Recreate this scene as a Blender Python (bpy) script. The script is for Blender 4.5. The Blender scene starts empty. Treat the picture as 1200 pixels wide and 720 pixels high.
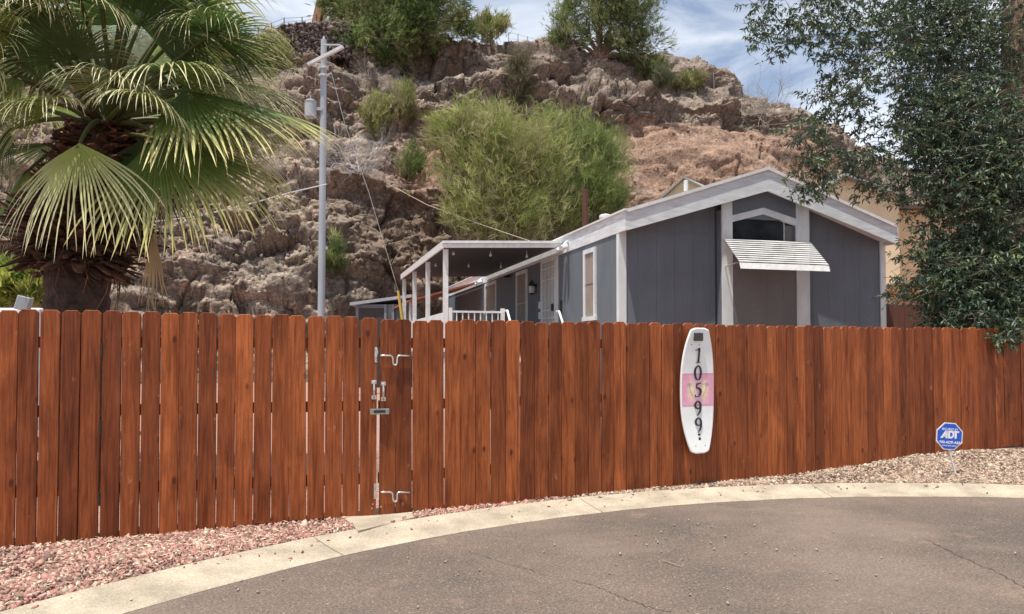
import bpy, bmesh, math, random
import numpy as np
from mathutils import Vector, Matrix, Quaternion
random.seed(7); rng = np.random.default_rng(7)
PI = math.pi; R = math.radians
C = bpy.context.scene.collection
SC = bpy.context.scene

# ------------------------------------------------------------------ camera
F = 865.0; PITCH = R(1.5); HOR = 410.0; CH = 1.5
cy = HOR - F*math.tan(PITCH)
cam = bpy.data.cameras.new('camera'); co = bpy.data.objects.new('camera', cam); C.objects.link(co)
co.location = (0, 0, CH); co.rotation_euler = (R(90)+PITCH, 0, 0)
cam.sensor_width = 36; cam.lens = F/1200*36; cam.shift_y = (cy-360)/1200
cam.clip_end = 5000; cam.clip_start = .05
SC.camera = co
def at(px, py, Y):
    x = (px-600)/F; y = -(py-cy)/F
    d = Vector((x, math.cos(PITCH)-y*math.sin(PITCH), math.sin(PITCH)+y*math.cos(PITCH)))
    return Vector((0, 0, CH)) + d*(Y/d.y)
def project(P):                       # world array -> pixel
    P = np.asarray(P, float); q = P-np.array([0, 0, CH]); c, s = math.cos(PITCH), math.sin(PITCH)
    f = q[..., 1]*c+q[..., 2]*s; u = -q[..., 1]*s+q[..., 2]*c
    return 600+F*q[..., 0]/f, cy-F*u/f

# ------------------------------------------------------------------ sky and sun
SUN = Vector((-.16, -.20, .967)).normalized()
sun = bpy.data.lights.new('sun', 'SUN'); so = bpy.data.objects.new('sun', sun); C.objects.link(so)
sun.energy = 5.0; sun.angle = R(.6); sun.color = (1, .95, .84)
so.rotation_euler = SUN.to_track_quat('Z', 'Y').to_euler()
W = bpy.data.worlds.new('World'); SC.world = W; W.use_nodes = True
nt = W.node_tree; nt.nodes.clear(); N = nt.nodes; LK = nt.links
wo = N.new('ShaderNodeOutputWorld'); bg = N.new('ShaderNodeBackground'); sk = N.new('ShaderNodeTexSky')
sk.sky_type = 'NISHITA'; sk.sun_disc = False; sk.sun_elevation = math.asin(SUN.z)
sk.sun_rotation = math.atan2(SUN.x, SUN.y); sk.air_density = 1.0; sk.dust_density = 1.2; sk.ozone_density = 1.5
bg.inputs['Strength'].default_value = .112
tc = N.new('ShaderNodeTexCoord'); mp = N.new('ShaderNodeMapping'); mp.inputs['Scale'].default_value = (1.1, 1.4, 3.6)
n1 = N.new('ShaderNodeTexNoise'); n1.inputs['Scale'].default_value = 2.4; n1.inputs['Detail'].default_value = 8; n1.inputs['Roughness'].default_value = .58
n1.inputs['Distortion'].default_value = .6
rp = N.new('ShaderNodeValToRGB'); rp.color_ramp.elements[0].position = .40; rp.color_ramp.elements[1].position = .66
rp.color_ramp.elements[0].color = (.12, .12, .12, 1); rp.color_ramp.elements[1].color = (.85, .85, .85, 1)
mx = N.new('ShaderNodeMixRGB'); mx.inputs[2].default_value = (8.6, 8.9, 9.3, 1)
LK.new(tc.outputs['Generated'], mp.inputs[0]); LK.new(mp.outputs[0], n1.inputs['Vector']); LK.new(n1.outputs['Fac'], rp.inputs[0])
LK.new(rp.outputs[0], mx.inputs[0]); LK.new(sk.outputs[0], mx.inputs[1]); LK.new(mx.outputs[0], bg.inputs['Color']); LK.new(bg.outputs[0], wo.inputs[0])
SC.view_settings.view_transform = 'Standard'; SC.view_settings.look = 'None'; SC.view_settings.gamma = 1
SC.view_settings.exposure = 0.36; SC.view_settings.use_curve_mapping = False

# ------------------------------------------------------------------ helpers
def tag(o, label=None, cat=None, group=None, kind=None):
    if label: o['label'] = label
    if cat: o['category'] = cat
    if group: o['group'] = group
    if kind: o['kind'] = kind
    return o
def empty(name, loc, rz=0):
    o = bpy.data.objects.new(name, None); C.objects.link(o); o.location = loc; o.rotation_euler = (0, 0, rz); o.empty_display_size = .1
    return o
def npmesh(name, V, Fc, mat, parent=None, col=None, smooth=False, loc=None):
    """V (n,3); Fc list of face-index arrays (m,k)"""
    V = np.asarray(V, np.float32)
    if loc is None and parent is not None and 'loc0' in parent: loc = parent['loc0']
    if loc is not None: V = V-np.array(loc, np.float32)
    me = bpy.data.meshes.new(name)
    if not isinstance(Fc, (list, tuple)): Fc = [Fc]
    Fc = [np.asarray(f, np.int32) for f in Fc if len(f)]
    me.vertices.add(len(V)); me.vertices.foreach_set('co', V.ravel())
    lp = np.concatenate([f.ravel() for f in Fc]); tot = np.concatenate([np.full(len(f), f.shape[1], np.int32) for f in Fc])
    st = np.concatenate([[0], np.cumsum(tot)[:-1]]).astype(np.int32)
    me.loops.add(len(lp)); me.loops.foreach_set('vertex_index', lp)
    me.polygons.add(len(tot)); me.polygons.foreach_set('loop_start', st); me.polygons.foreach_set('loop_total', tot)
    if smooth: me.polygons.foreach_set('use_smooth', np.ones(len(tot), bool))
    if col is not None:
        a = me.color_attributes.new('Col', 'FLOAT_COLOR', 'POINT')
        cc = np.ones((len(V), 4), np.float32); cc[:, :3] = col; a.data.foreach_set('color', cc.ravel())
    me.update(calc_edges=True); me.materials.append(mat)
    o = bpy.data.objects.new(name, me); C.objects.link(o)
    if parent is not None: o.parent = parent
    elif loc is not None: o.location = loc
    return o
def wroot(name, loc, *a, **k):          # root whose children are given in world coordinates
    o = empty(name, loc); o['loc0'] = list(map(float, loc)); return tag(o, *a, **k)
class MB:
    def __init__(s): s.v = []; s.f = []; s.c = []; s.col = (1, 1, 1)
    def add(s, vs, fs):
        b = len(s.v); s.v += [tuple(v) for v in vs]; s.f += [tuple(i+b for i in f) for f in fs]; s.c += [s.col]*len(vs); return s
    def box(s, c, d, M=None, bev=0):
        x, y, z = (k/2 for k in d)
        if bev <= 0:
            vs = [Vector((i*x, j*y, k*z)) for k in (-1, 1) for j in (-1, 1) for i in (-1, 1)]
            fs = [(0, 2, 3, 1), (4, 5, 7, 6), (0, 1, 5, 4), (2, 6, 7, 3), (0, 4, 6, 2), (1, 3, 7, 5)]
        else:
            bm = bmesh.new(); bmesh.ops.create_cube(bm, size=1); bmesh.ops.scale(bm, vec=d, verts=bm.verts)
            bmesh.ops.bevel(bm, geom=bm.edges[:], offset=bev, segments=2, affect='EDGES', profile=.5)
            bm.verts.ensure_lookup_table(); vs = [v.co.copy() for v in bm.verts]; fs = [[v.index for v in f.verts] for f in bm.faces]; bm.free()
        c = Vector(c); vs = [(M @ v if M else v)+c for v in vs]
        return s.add(vs, fs)
    def b2(s, a, b, bev=0):              # box from two corners
        a = Vector(a); b = Vector(b); return s.box((a+b)/2, [abs(k) for k in (b-a)], None, bev)
    def prism(s, poly, off):             # poly: 3d points, off: extrude vector
        off = Vector(off); n = len(poly); vs = [Vector(p) for p in poly]+[Vector(p)+off for p in poly]
        fs = [tuple(range(n))[::-1], tuple(range(n, 2*n))]+[(i, (i+1) % n, (i+1) % n+n, i+n) for i in range(n)]
        return s.add(vs, fs)
    def tube(s, pts, r, n=8, cap=True):
        pts = [Vector(p) for p in pts]; m = len(pts); rs = r if hasattr(r, '__len__') else [r]*m
        vs = []; up = None
        for i, p in enumerate(pts):
            t = (pts[min(i+1, m-1)]-pts[max(i-1, 0)]).normalized()
            if up is None: up = t.orthogonal().normalized()
            up = (up-t*up.dot(t)).normalized(); w = t.cross(up)
            vs += [p+(up*math.cos(2*PI*k/n)+w*math.sin(2*PI*k/n))*rs[i] for k in range(n)]
        fs = [(i*n+k, i*n+(k+1) % n, (i+1)*n+(k+1) % n, (i+1)*n+k) for i in range(m-1) for k in range(n)]
        if cap: fs += [tuple(range(n))[::-1], tuple(range((m-1)*n, m*n))]
        return s.add(vs, fs)
    def lathe(s, c, prof, n=20):         # prof [(r,z)]
        c = Vector(c); vs = []; m = len(prof)
        for r, z in prof: vs += [c+Vector((r*math.cos(2*PI*k/n), r*math.sin(2*PI*k/n), z)) for k in range(n)]
        fs = [(i*n+k, i*n+(k+1) % n, (i+1)*n+(k+1) % n, (i+1)*n+k) for i in range(m-1) for k in range(n)]
        fs += [tuple(range(n))[::-1], tuple(range((m-1)*n, m*n))]
        return s.add(vs, fs)
    def build(s, name, mat, parent=None, smooth=False, world=False, loc=None):
        me = bpy.data.meshes.new(name); off = Vector((0, 0, 0))
        if parent is not None and 'loc0' in parent: off = Vector(parent['loc0'])
        if loc is not None: off = Vector(loc)
        me.from_pydata([Vector(v)-off for v in s.v], [], s.f)
        a = me.color_attributes.new('Col', 'FLOAT_COLOR', 'POINT')
        a.data.foreach_set('color', np.array([(*c, 1) for c in s.c], np.float32).ravel())
        bm = bmesh.new(); bm.from_mesh(me); bmesh.ops.recalc_face_normals(bm, faces=bm.faces); bm.to_mesh(me); bm.free()
        if smooth:
            for p in me.polygons: p.use_smooth = True
        me.materials.append(mat); o = bpy.data.objects.new(name, me); C.objects.link(o)
        if parent is not None: o.parent = parent
        elif loc is not None: o.location = loc
        return o

# ---- numpy noise
def vnoise(P, seed=0):
    P = np.asarray(P, np.float64); i = np.floor(P).astype(np.int64); f = P-i; f = f*f*f*(f*(f*6-15)+10)
    def h(a, b, c):
        n = (a*374761393+b*668265263+c*2147483647+seed*1274126177) & 0xffffffff
        n = ((n ^ (n >> 13))*1274126177) & 0xffffffff
        n = ((n ^ (n >> 16))*2246822519) & 0xffffffff
        return ((n ^ (n >> 15)) & 0xffff)/65535.
    x, y, z = i[..., 0], i[..., 1], i[..., 2]; fx, fy, fz = f[..., 0], f[..., 1], f[..., 2]
    def l(a, b, t): return a+(b-a)*t
    return l(l(l(h(x, y, z), h(x+1, y, z), fx), l(h(x, y+1, z), h(x+1, y+1, z), fx), fy),
             l(l(h(x, y, z+1), h(x+1, y, z+1), fx), l(h(x, y+1, z+1), h(x+1, y+1, z+1), fx), fy), fz)
def fbm(P, o=4, seed=0, ridge=False):
    P = np.asarray(P, float); s = 0; a = .5; t = 0
    for k in range(o):
        n = vnoise(P+k*17.3, seed+k)
        if ridge: n = 1-np.abs(2*n-1)
        s = s+a*n; t += a; a *= .5; P = P*2.03
    return s/t
def sstep(a, b, x): t = np.clip((x-a)/(b-a), 0, 1); return t*t*(3-2*t)

# ------------------------------------------------------------------ materials
def material(name, c1, c2=None, scale=5, rough=.8, bump=0, bscale=40, attr=False, spec=.5, metal=0, stretch=(1, 1, 1), detail=6,
             fine=None, coord='Object', bdist=.01, lo=.35, hi=.65, trans=0, coat=0):
    m = bpy.data.materials.new(name); m.use_nodes = True; nt = m.node_tree; N = nt.nodes; L = nt.links
    b = N['Principled BSDF']; b.inputs['Roughness'].default_value = rough; b.inputs['Metallic'].default_value = metal
    b.inputs['Specular IOR Level'].default_value = spec; b.inputs['Coat Weight'].default_value = coat
    tc = N.new('ShaderNodeTexCoord'); mp = N.new('ShaderNodeMapping'); mp.inputs['Scale'].default_value = stretch
    L.new(tc.outputs[coord], mp.inputs[0]); out = None
    if c2 is None: c2 = tuple(k*.85 for k in c1)
    n = N.new('ShaderNodeTexNoise'); n.inputs['Scale'].default_value = scale; n.inputs['Detail'].default_value = detail; n.inputs['Roughness'].default_value = .6
    L.new(mp.outputs[0], n.inputs['Vector'])
    mr = N.new('ShaderNodeMapRange'); mr.inputs[1].default_value = lo; mr.inputs[2].default_value = hi; L.new(n.outputs['Fac'], mr.inputs[0])
    mx = N.new('ShaderNodeMixRGB'); mx.inputs[1].default_value = (*c1, 1); mx.inputs[2].default_value = (*c2, 1); L.new(mr.outputs[0], mx.inputs[0])
    out = mx.outputs[0]
    if fine:                              # (scale, strength)
        n2 = N.new('ShaderNodeTexNoise'); n2.inputs['Scale'].default_value = fine[0]; n2.inputs['Detail'].default_value = 3; L.new(mp.outputs[0], n2.inputs['Vector'])
        mr2 = N.new('ShaderNodeMapRange'); mr2.inputs[1].default_value = .3; mr2.inputs[2].default_value = .7
        mr2.inputs[3].default_value = 1-fine[1]; mr2.inputs[4].default_value = 1+fine[1]; L.new(n2.outputs['Fac'], mr2.inputs[0])
        mm = N.new('ShaderNodeMixRGB'); mm.blend_type = 'MULTIPLY'; mm.inputs[0].default_value = 1; L.new(out, mm.inputs[1]); L.new(mr2.outputs[0], mm.inputs[2]); out = mm.outputs[0]
    if attr:
        at_ = N.new('ShaderNodeAttribute'); at_.attribute_name = 'Col'
        mm = N.new('ShaderNodeMixRGB'); mm.blend_type = 'MULTIPLY'; mm.inputs[0].default_value = 1; L.new(out, mm.inputs[1]); L.new(at_.outputs['Color'], mm.inputs[2]); out = mm.outputs[0]
    L.new(out, b.inputs['Base Color'])
    if bump:
        n3 = N.new('ShaderNodeTexNoise'); n3.inputs['Scale'].default_value = bscale; n3.inputs['Detail'].default_value = 8; n3.inputs['Roughness'].default_value = .65; L.new(mp.outputs[0], n3.inputs['Vector'])
        bp = N.new('ShaderNodeBump'); bp.inputs['Strength'].default_value = bump; bp.inputs['Distance'].default_value = bdist
        L.new(n3.outputs['Fac'], bp.inputs['Height']); L.new(bp.outputs[0], b.inputs['Normal'])
    if trans:
        o = N['Material Output']; tr = N.new('ShaderNodeBsdfTranslucent'); L.new(out, tr.inputs['Color']); ms = N.new('ShaderNodeMixShader'); ms.inputs[0].default_value = trans
        L.new(b.outputs[0], ms.inputs[1]); L.new(tr.outputs[0], ms.inputs[2]); L.new(ms.outputs[0], o.inputs[0])
    return m
def wood_mat():
    m = bpy.data.materials.new('stained_cedar'); m.use_nodes = True; nt = m.node_tree; N = nt.nodes; L = nt.links
    b = N['Principled BSDF']; b.inputs['Roughness'].default_value = .55; b.inputs['Specular IOR Level'].default_value = .22
    at_ = N.new('ShaderNodeAttribute'); at_.attribute_name = 'Col'        # r: board tone, g: offset, b: knottiness
    sp = N.new('ShaderNodeSeparateColor'); L.new(at_.outputs['Color'], sp.inputs[0])
    tc = N.new('ShaderNodeTexCoord'); cb = N.new('ShaderNodeCombineXYZ')
    ml = N.new('ShaderNodeMath'); ml.operation = 'MULTIPLY'; ml.inputs[1].default_value = 37; L.new(sp.outputs[1], ml.inputs[0])
    L.new(ml.outputs[0], cb.inputs[1]); L.new(ml.outputs[0], cb.inputs[2])
    va = N.new('ShaderNodeVectorMath'); L.new(tc.outputs['Object'], va.inputs[0]); L.new(cb.outputs[0], va.inputs[1])
    def noise(sc, scale, det=5, dist=0, rough=.6):
        mp = N.new('ShaderNodeMapping'); mp.inputs['Scale'].default_value = sc; L.new(va.outputs[0], mp.inputs[0])
        n = N.new('ShaderNodeTexNoise'); n.inputs['Scale'].default_value = scale; n.inputs['Detail'].default_value = det; n.inputs['Distortion'].default_value = dist; n.inputs['Roughness'].default_value = rough
        L.new(mp.outputs[0], n.inputs['Vector']); return n.outputs['Fac']
    def rng_(src, a, b2, c, d):
        r = N.new('ShaderNodeMapRange'); r.inputs[1].default_value = a; r.inputs[2].default_value = b2; r.inputs[3].default_value = c; r.inputs[4].default_value = d; L.new(src, r.inputs[0]); return r.outputs[0]
    def mix(f, a, b2, mode='MIX'):
        x = N.new('ShaderNodeMixRGB'); x.blend_type = mode
        for i, k in enumerate((f, a, b2)):
            if isinstance(k, tuple): x.inputs[i].default_value = (*k, 1)
            elif isinstance(k, (int, float)): x.inputs[i].default_value = k
            else: L.new(k, x.inputs[i])
        return x.outputs[0]
    blot = noise((1, 1, .35), 5, 4, .5); grain = noise((1, 1, .045), 70, 6, .4); streak = noise((1, 1, .06), 14, 4, 1.2)
    c = mix(rng_(sp.outputs[0], 0, 1, 0, 1), (.160, .041, .014), (.355, .098, .030))
    c = mix(rng_(blot, .35, .7, 0, .75), c, mix(1., c, (1.8, 1.95, 1.9), 'MULTIPLY'))
    c = mix(rng_(streak, .49, .68, 0, .75), c, mix(1., c, (.42, .34, .32), 'MULTIPLY'))
    c = mix(rng_(grain, .38, .62, 0, .95), c, mix(1., c, (.62, .56, .55), 'MULTIPLY'))
    mpv = N.new('ShaderNodeMapping'); mpv.inputs['Scale'].default_value = (1, 1, .55); L.new(va.outputs[0], mpv.inputs[0])
    vo = N.new('ShaderNodeTexVoronoi'); vo.inputs['Scale'].default_value = 5.2; L.new(mpv.outputs[0], vo.inputs['Vector'])
    c = mix(rng_(vo.outputs['Distance'], .05, .12, .9, 0), c, (.07, .017, .008))
    vr = rng_(vo.outputs['Distance'], .1, .24, 1, 0)
    sc_ = noise((1, 1, .5), 11, 6, 0); c = mix(rng_(sc_, .66, .72, 0, .45), c, (.50, .22, .10))
    L.new(c, b.inputs['Base Color'])
    hs = N.new('ShaderNodeMath'); hs.operation = 'ADD'; L.new(grain, hs.inputs[0]); L.new(vr, hs.inputs[1])
    bp = N.new('ShaderNodeBump'); bp.inputs['Strength'].default_value = .45; bp.inputs['Distance'].default_value = .004; L.new(hs.outputs[0], bp.inputs['Height']); L.new(bp.outputs[0], b.inputs['Normal'])
    return m
M = {}
M['wood'] = wood_mat()
M['post'] = material('dark_stained_post', (.10, .03, .014), (.06, .018, .01), 8, .6)
M['gravel'] = material('pink_gravel_stone', (1, 1, 1), (.75, .72, .7), 30, .9, .4, 60, attr=True, bdist=.004)
M['bed'] = material('gravel_bed', (.44, .27, .225), (.20, .12, .10), 38, .95, .8, 60, fine=(140, .5), bdist=.02)
M['concrete'] = material('kerb_concrete', (.44, .37, .285), (.28, .235, .18), 3.2, .9, .6, 60, fine=(75, .22), bdist=.004, detail=10)
M['white'] = material('white_painted_trim', (.74, .78, .79), (.58, .61, .62), 4, .55, .15, 60, stretch=(1, 1, .3), bdist=.003)
M['fascia'] = material('weathered_white_fascia', (.73, .77, .80), (.55, .58, .60), 3.5, .7, .5, 22, stretch=(.7, .7, 4), bdist=.006, fine=(60, .06))
M['whitemetal'] = material('white_enamelled_metal', (.80, .80, .80), (.66, .66, .66), 9, .35, spec=.5)
M['dark'] = material('black_hardware', (.02, .02, .02), None, 9, .5)
M['brown_under'] = material('dark_patio_ceiling', (.055, .05, .052), (.04, .038, .04), 3, .7)  # even dark colour of the porch roof underside
M['blind'] = material('tan_window_blind', (.30, .25, .21), (.25, .21, .18), 3, .8)
M['zinc'] = material('galvanised_steel', (.75, .74, .70), (.5, .49, .46), 40, .3, metal=.75)
M['pole'] = material('grey_pole_paint', (.36, .39, .43), (.28, .31, .34), 3, .6, .1, 40, stretch=(1, 1, .2))
M['tar'] = material('crack_filler', (.045, .036, .032), None, 20, .9)
M['stone'] = material('loose_pebble', (.42, .36, .31), (.2, .17, .15), 40, .9, .4, 60, bdist=.003)
def worley(P, seed=0):
    P = np.asarray(P, float); i0 = np.floor(P); f1 = np.full(P.shape[:-1], 9.); f2 = f1.copy(); idv = f1*0
    for dx in (-1, 0, 1):
        for dy in (-1, 0, 1):
            for dz in (-1, 0, 1):
                c = i0+np.array([dx, dy, dz]); h = [vnoise(c, seed+k) for k in range(3)]; d = np.sqrt(((c+np.stack(h, -1)-P)**2).sum(-1)); v = vnoise(c, seed+7)
                m = d < f1; f2 = np.where(m, f1, np.minimum(f2, d)); idv = np.where(m, v, idv); f1 = np.where(m, d, f1)
    return f1, f2, idv
def siding(name, c):
    m = material(name, c, tuple(k*.82 for k in c), 2.2, .65, 0, fine=(50, .07), stretch=(1, 1, .4)); nt = m.node_tree; N = nt.nodes; L = nt.links; b = N['Principled BSDF']
    tc = N.new('ShaderNodeTexCoord'); n = N.new('ShaderNodeTexNoise'); n.inputs['Scale'].default_value = 30; n.inputs['Detail'].default_value = 6
    mp = N.new('ShaderNodeMapping'); mp.inputs['Scale'].default_value = (1, 1, .15); L.new(tc.outputs['Object'], mp.inputs[0]); L.new(mp.outputs[0], n.inputs['Vector'])
    bp = N.new('ShaderNodeBump'); bp.inputs['Strength'].default_value = .5; bp.inputs['Distance'].default_value = .006; L.new(n.outputs['Fac'], bp.inputs['Height']); L.new(bp.outputs[0], b.inputs['Normal'])
    return m
M['siding'] = siding('slate_grey_siding', (.148, .170, .198))
M['siding_taupe'] = siding('taupe_panel', (.185, .172, .172))
M['shingle'] = material('grey_shingles', (.32, .32, .31), (.22, .22, .22), 12, .9, .6, 30)
M['stucco'] = material('yellow_stucco', (.76, .61, .41), (.68, .54, .36), 2, .9, .5, 60, bdist=.006)
M['rust'] = material('rust_red_sheet', (.42, .15, .08), (.30, .10, .06), 5, .7)
M['shed'] = material('blue_grey_shed_paint', (.22, .24, .27), (.17, .185, .21), 3, .7)
M['shedd'] = material('shed_door_brown', (.06, .05, .05), (.04, .035, .035), 3, .8, stretch=(6, 6, .3))
def glass_mat():
    m = material('dark_window_glass', (.012, .015, .018), (.03, .035, .04), 3, .08, spec=.35); return m
M['glass'] = glass_mat()
M['bark'] = material('peeling_bark', (.30, .21, .15), (.13, .09, .07), 6, .95, 1, 14, stretch=(1, 1, .3), bdist=.03)
M['hillrock'] = None
M['leafbig'] = material('broad_leaf', (1, 1, 1), (.8, .8, .8), 3, .5, attr=True, spec=.5, trans=.22)
M['feather'] = material('feathery_foliage', (1, 1, 1), (.75, .78, .7), .8, .8, attr=True, spec=.2, trans=.5)
M['palmleaf'] = material('palm_leaf', (1, 1, 1), (.85, .86, .84), 5, .45, attr=True, spec=.45, trans=.35)
M['palmtrunk'] = material('palm_bark', (.10, .062, .045), (.03, .02, .015), 9, .95, 1, 25, bdist=.03, attr=True)
M['twig'] = material('dead_twigs', (.42, .39, .37), (.27, .25, .23), 3, .9, attr=True)
# ------------------------------------------------------------------ ground, road, kerb
CC = (4.1, -.05); RA = 7.65; RB = 8.06
def ground_z(x, y):
    x = np.asarray(x, float); y = np.asarray(y, float); r = np.hypot(x-CC[0], y-CC[1])
    g = .045-.10*sstep(-.9, -4.2, x)*sstep(RB+.05, RB+.9, r)+.14*sstep(2.0, 7.0, x)*sstep(RB, RB+1.6, r)+.02*sstep(RB+1.5, RB+6, r)
    return np.where(r < RB-.03, -.06, g)
rs = [0, 4, 7, 8.0, 8.04, 8.1, 8.3, 8.6, 9, 9.5, 10, 11, 12, 14, 17, 21, 27, 36, 60, 120, 300, 900, 2500]; na = 240
V = []; 
for r in rs:
    for k in range(na):
        x = CC[0]+r*math.cos(2*PI*k/na); y = CC[1]+r*math.sin(2*PI*k/na); V.append((x, y, float(ground_z(x, y)) if r > 7.9 else -.06))
Fq = [(i*na+k, i*na+(k+1) % na, (i+1)*na+(k+1) % na, (i+1)*na+k) for i in range(len(rs)-1) for k in range(na)]
tag(npmesh('ground', V, np.array(Fq)[:, ::-1][:, ::-1], M['bed'], smooth=True), kind='structure')
def asphalt_mat():
    m = material('worn_asphalt', (.088, .068, .057), (.156, .114, .091), .6, .92, 1, 90, fine=(55, .42), bdist=.006, detail=8, lo=.36, hi=.62)
    nt = m.node_tree; N = nt.nodes; L = nt.links; b = N['Principled BSDF']; src = b.inputs['Base Color'].links[0].from_socket
    tc = N.new('ShaderNodeTexCoord')
    def layer(src, kind, scale, a, bb, col, f, st=(1, 1, 1)):
        mp = N.new('ShaderNodeMapping'); mp.inputs['Scale'].default_value = st; L.new(tc.outputs['Object'], mp.inputs[0])
        if kind == 'v': n = N.new('ShaderNodeTexVoronoi'); o = n.outputs['Distance']
        else: n = N.new('ShaderNodeTexNoise'); n.inputs['Detail'].default_value = 7; n.inputs['Roughness'].default_value = .65; o = n.outputs['Fac']
        n.inputs['Scale'].default_value = scale; L.new(mp.outputs[0], n.inputs['Vector'])
        r = N.new('ShaderNodeMapRange'); r.inputs[1].default_value = a; r.inputs[2].default_value = bb; r.inputs[3].default_value = f if kind == 'v' else 0; r.inputs[4].default_value = 0 if kind == 'v' else f; L.new(o, r.inputs[0])
        x = N.new('ShaderNodeMixRGB'); x.inputs[2].default_value = (*col, 1); L.new(r.outputs[0], x.inputs[0]); L.new(src, x.inputs[1]); return x.outputs[0]
    src = layer(src, 'n', 1.3, .55, .72, (.085, .072, .066), .65, (1, 2.2, 1))
    src = layer(src, 'n', 2.1, .58, .75, (.32, .21, .155), .5)
    src = layer(src, 'n', .5, .50, .66, (.21, .158, .125), .5)
    src = layer(src, 'n', 9, .55, .75, (.08, .068, .06), .5)
    src = layer(src, 'v', 60, .16, .36, (.28, .215, .175), .6)
    src = layer(src, 'v', 42, .12, .30, (.07, .058, .052), .65, (1.3, .9, 1))
    src = layer(src, 'v', 17, .05, .14, (.46, .36, .31), .6, (1.1, .9, 1))
    L.new(src, b.inputs['Base Color']); return m
M['asphalt'] = asphalt_mat()
# the turning circle, its edge slightly ragged
nA = 720; V = [(CC[0], CC[1], 0)]; ring = []
for k in range(nA):
    a = 2*PI*k/nA; r = RA+.012*(float(vnoise([[k*.9, 0, 0]])[0])-.5)*2+.02*(float(vnoise([[k*.11, 5, 0]])[0])-.5)*2
    V.append((CC[0]+r*math.cos(a), CC[1]+r*math.sin(a), 0))
tag(npmesh('road', V, np.array([(0, k+1, (k+1) % nA+1) for k in range(nA)]), M['asphalt']), kind='structure')
# kerb: gently rising concrete ribbon with joints
def kpt(a, r, z): return (CC[0]+r*math.cos(a), CC[1]+r*math.sin(a), z)
def ang(px, py, r):
    p = at(px, py, 5); t = (0-CH)/(p.z-CH); X, Y = p.x*t, p.y*t; return math.atan2(Y-CC[1], X-CC[0])
joints = sorted([ang(955, 576, 0), ang(396, 650, 0)]); mid = joints[1]-joints[0]
stepj = mid/2
js = [joints[0]+stepj*k for k in range(-20, 20)]; js = [j for j in js if j > joints[0]-PI and j < joints[0]+PI-.1]
mb = MB()
for a0, a1 in zip(js[:-1], js[1:]):
    n = 26; g = .0005; prof = [(RA-.03, -.06), (RA-.03, .004), (RA, .012), (RA+.12, .022), (RA+.34, .052), (RB-.02, .066), (RB, .055), (RB, -.06)]
    vs = []
    for i in range(n+1):
        a = a0+g+(a1-a0-2*g)*i/n
        for q, (r, z) in enumerate(prof):
            rr = r+(.008*(float(vnoise([[a*60, r, 3]])[0])-.5) if q > 1 else 0); vs.append(kpt(a, rr, z+(.004*(float(vnoise([[a*40, r*5, 9]])[0])-.5) if 0 < q < 7 else 0)))
    m_ = len(prof); fs = [(i*m_+k, i*m_+k+1, (i+1)*m_+k+1, (i+1)*m_+k) for i in range(n) for k in range(m_-1)]+[tuple(range(m_)), tuple(range(n*m_, n*m_+m_))[::-1]]
    mb.add(vs, fs)
tag(mb.build('kerb', M['concrete']), kind='structure')
def gp(px, py, z=0.):                    # pixel to ground
    p = at(px, py, 5); t = (z-CH)/(p.z-CH); return Vector((p.x*t, p.y*t, z))
# concrete pad at the gate
pad = [gp(486, 607, .06), gp(420, 623, .06), gp(409, 613, .06), gp(402, 606, .06), gp(470, 590, .06)]
mb = MB(); mb.prism([Vector((p.x, p.y, .0)) for p in pad], (0, 0, .066)); tag(mb.build('gate_pad', M['concrete']), kind='structure')
# cracks in the asphalt
def ribbon(px, w, name):
    pts = []
    for (a, b) in zip(px[:-1], px[1:]):
        for t in np.linspace(0, 1, 12, endpoint=False): pts.append(gp(a[0]+(b[0]-a[0])*t, a[1]+(b[1]-a[1])*t))
    mb = MB(); vs = []
    for i, p in enumerate(pts):
        d = (pts[min(i+1, len(pts)-1)]-pts[max(i-1, 0)]).normalized(); nrm = Vector((-d.y, d.x, 0)); j = nrm*random.uniform(-.012, .012)
        ww = w*random.uniform(.35, 1.2)*(1 if 0 < i < len(pts)-1 else .1); vs += [p+j+nrm*ww+Vector((0, 0, .004)), p+j-nrm*ww+Vector((0, 0, .004))]
    fs = [(2*i, 2*i+1, 2*i+3, 2*i+2) for i in range(len(pts)-1)]
    mb.add(vs, fs); tag(mb.build(name, M['tar']), kind='structure')
ribbon([(670, 680), (700, 688), (727, 700), (760, 712), (790, 719)], 0.0029, 'road_crack')
ribbon([(600, 663), (625, 670), (650, 677)], 0.0020, 'road_crack')
ribbon([(1080, 630), (1130, 655), (1170, 672), (1205, 692)], 0.0033, 'road_crack')
ribbon([(545, 645), (590, 660), (640, 672)], 0.0016, 'road_crack')

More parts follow.
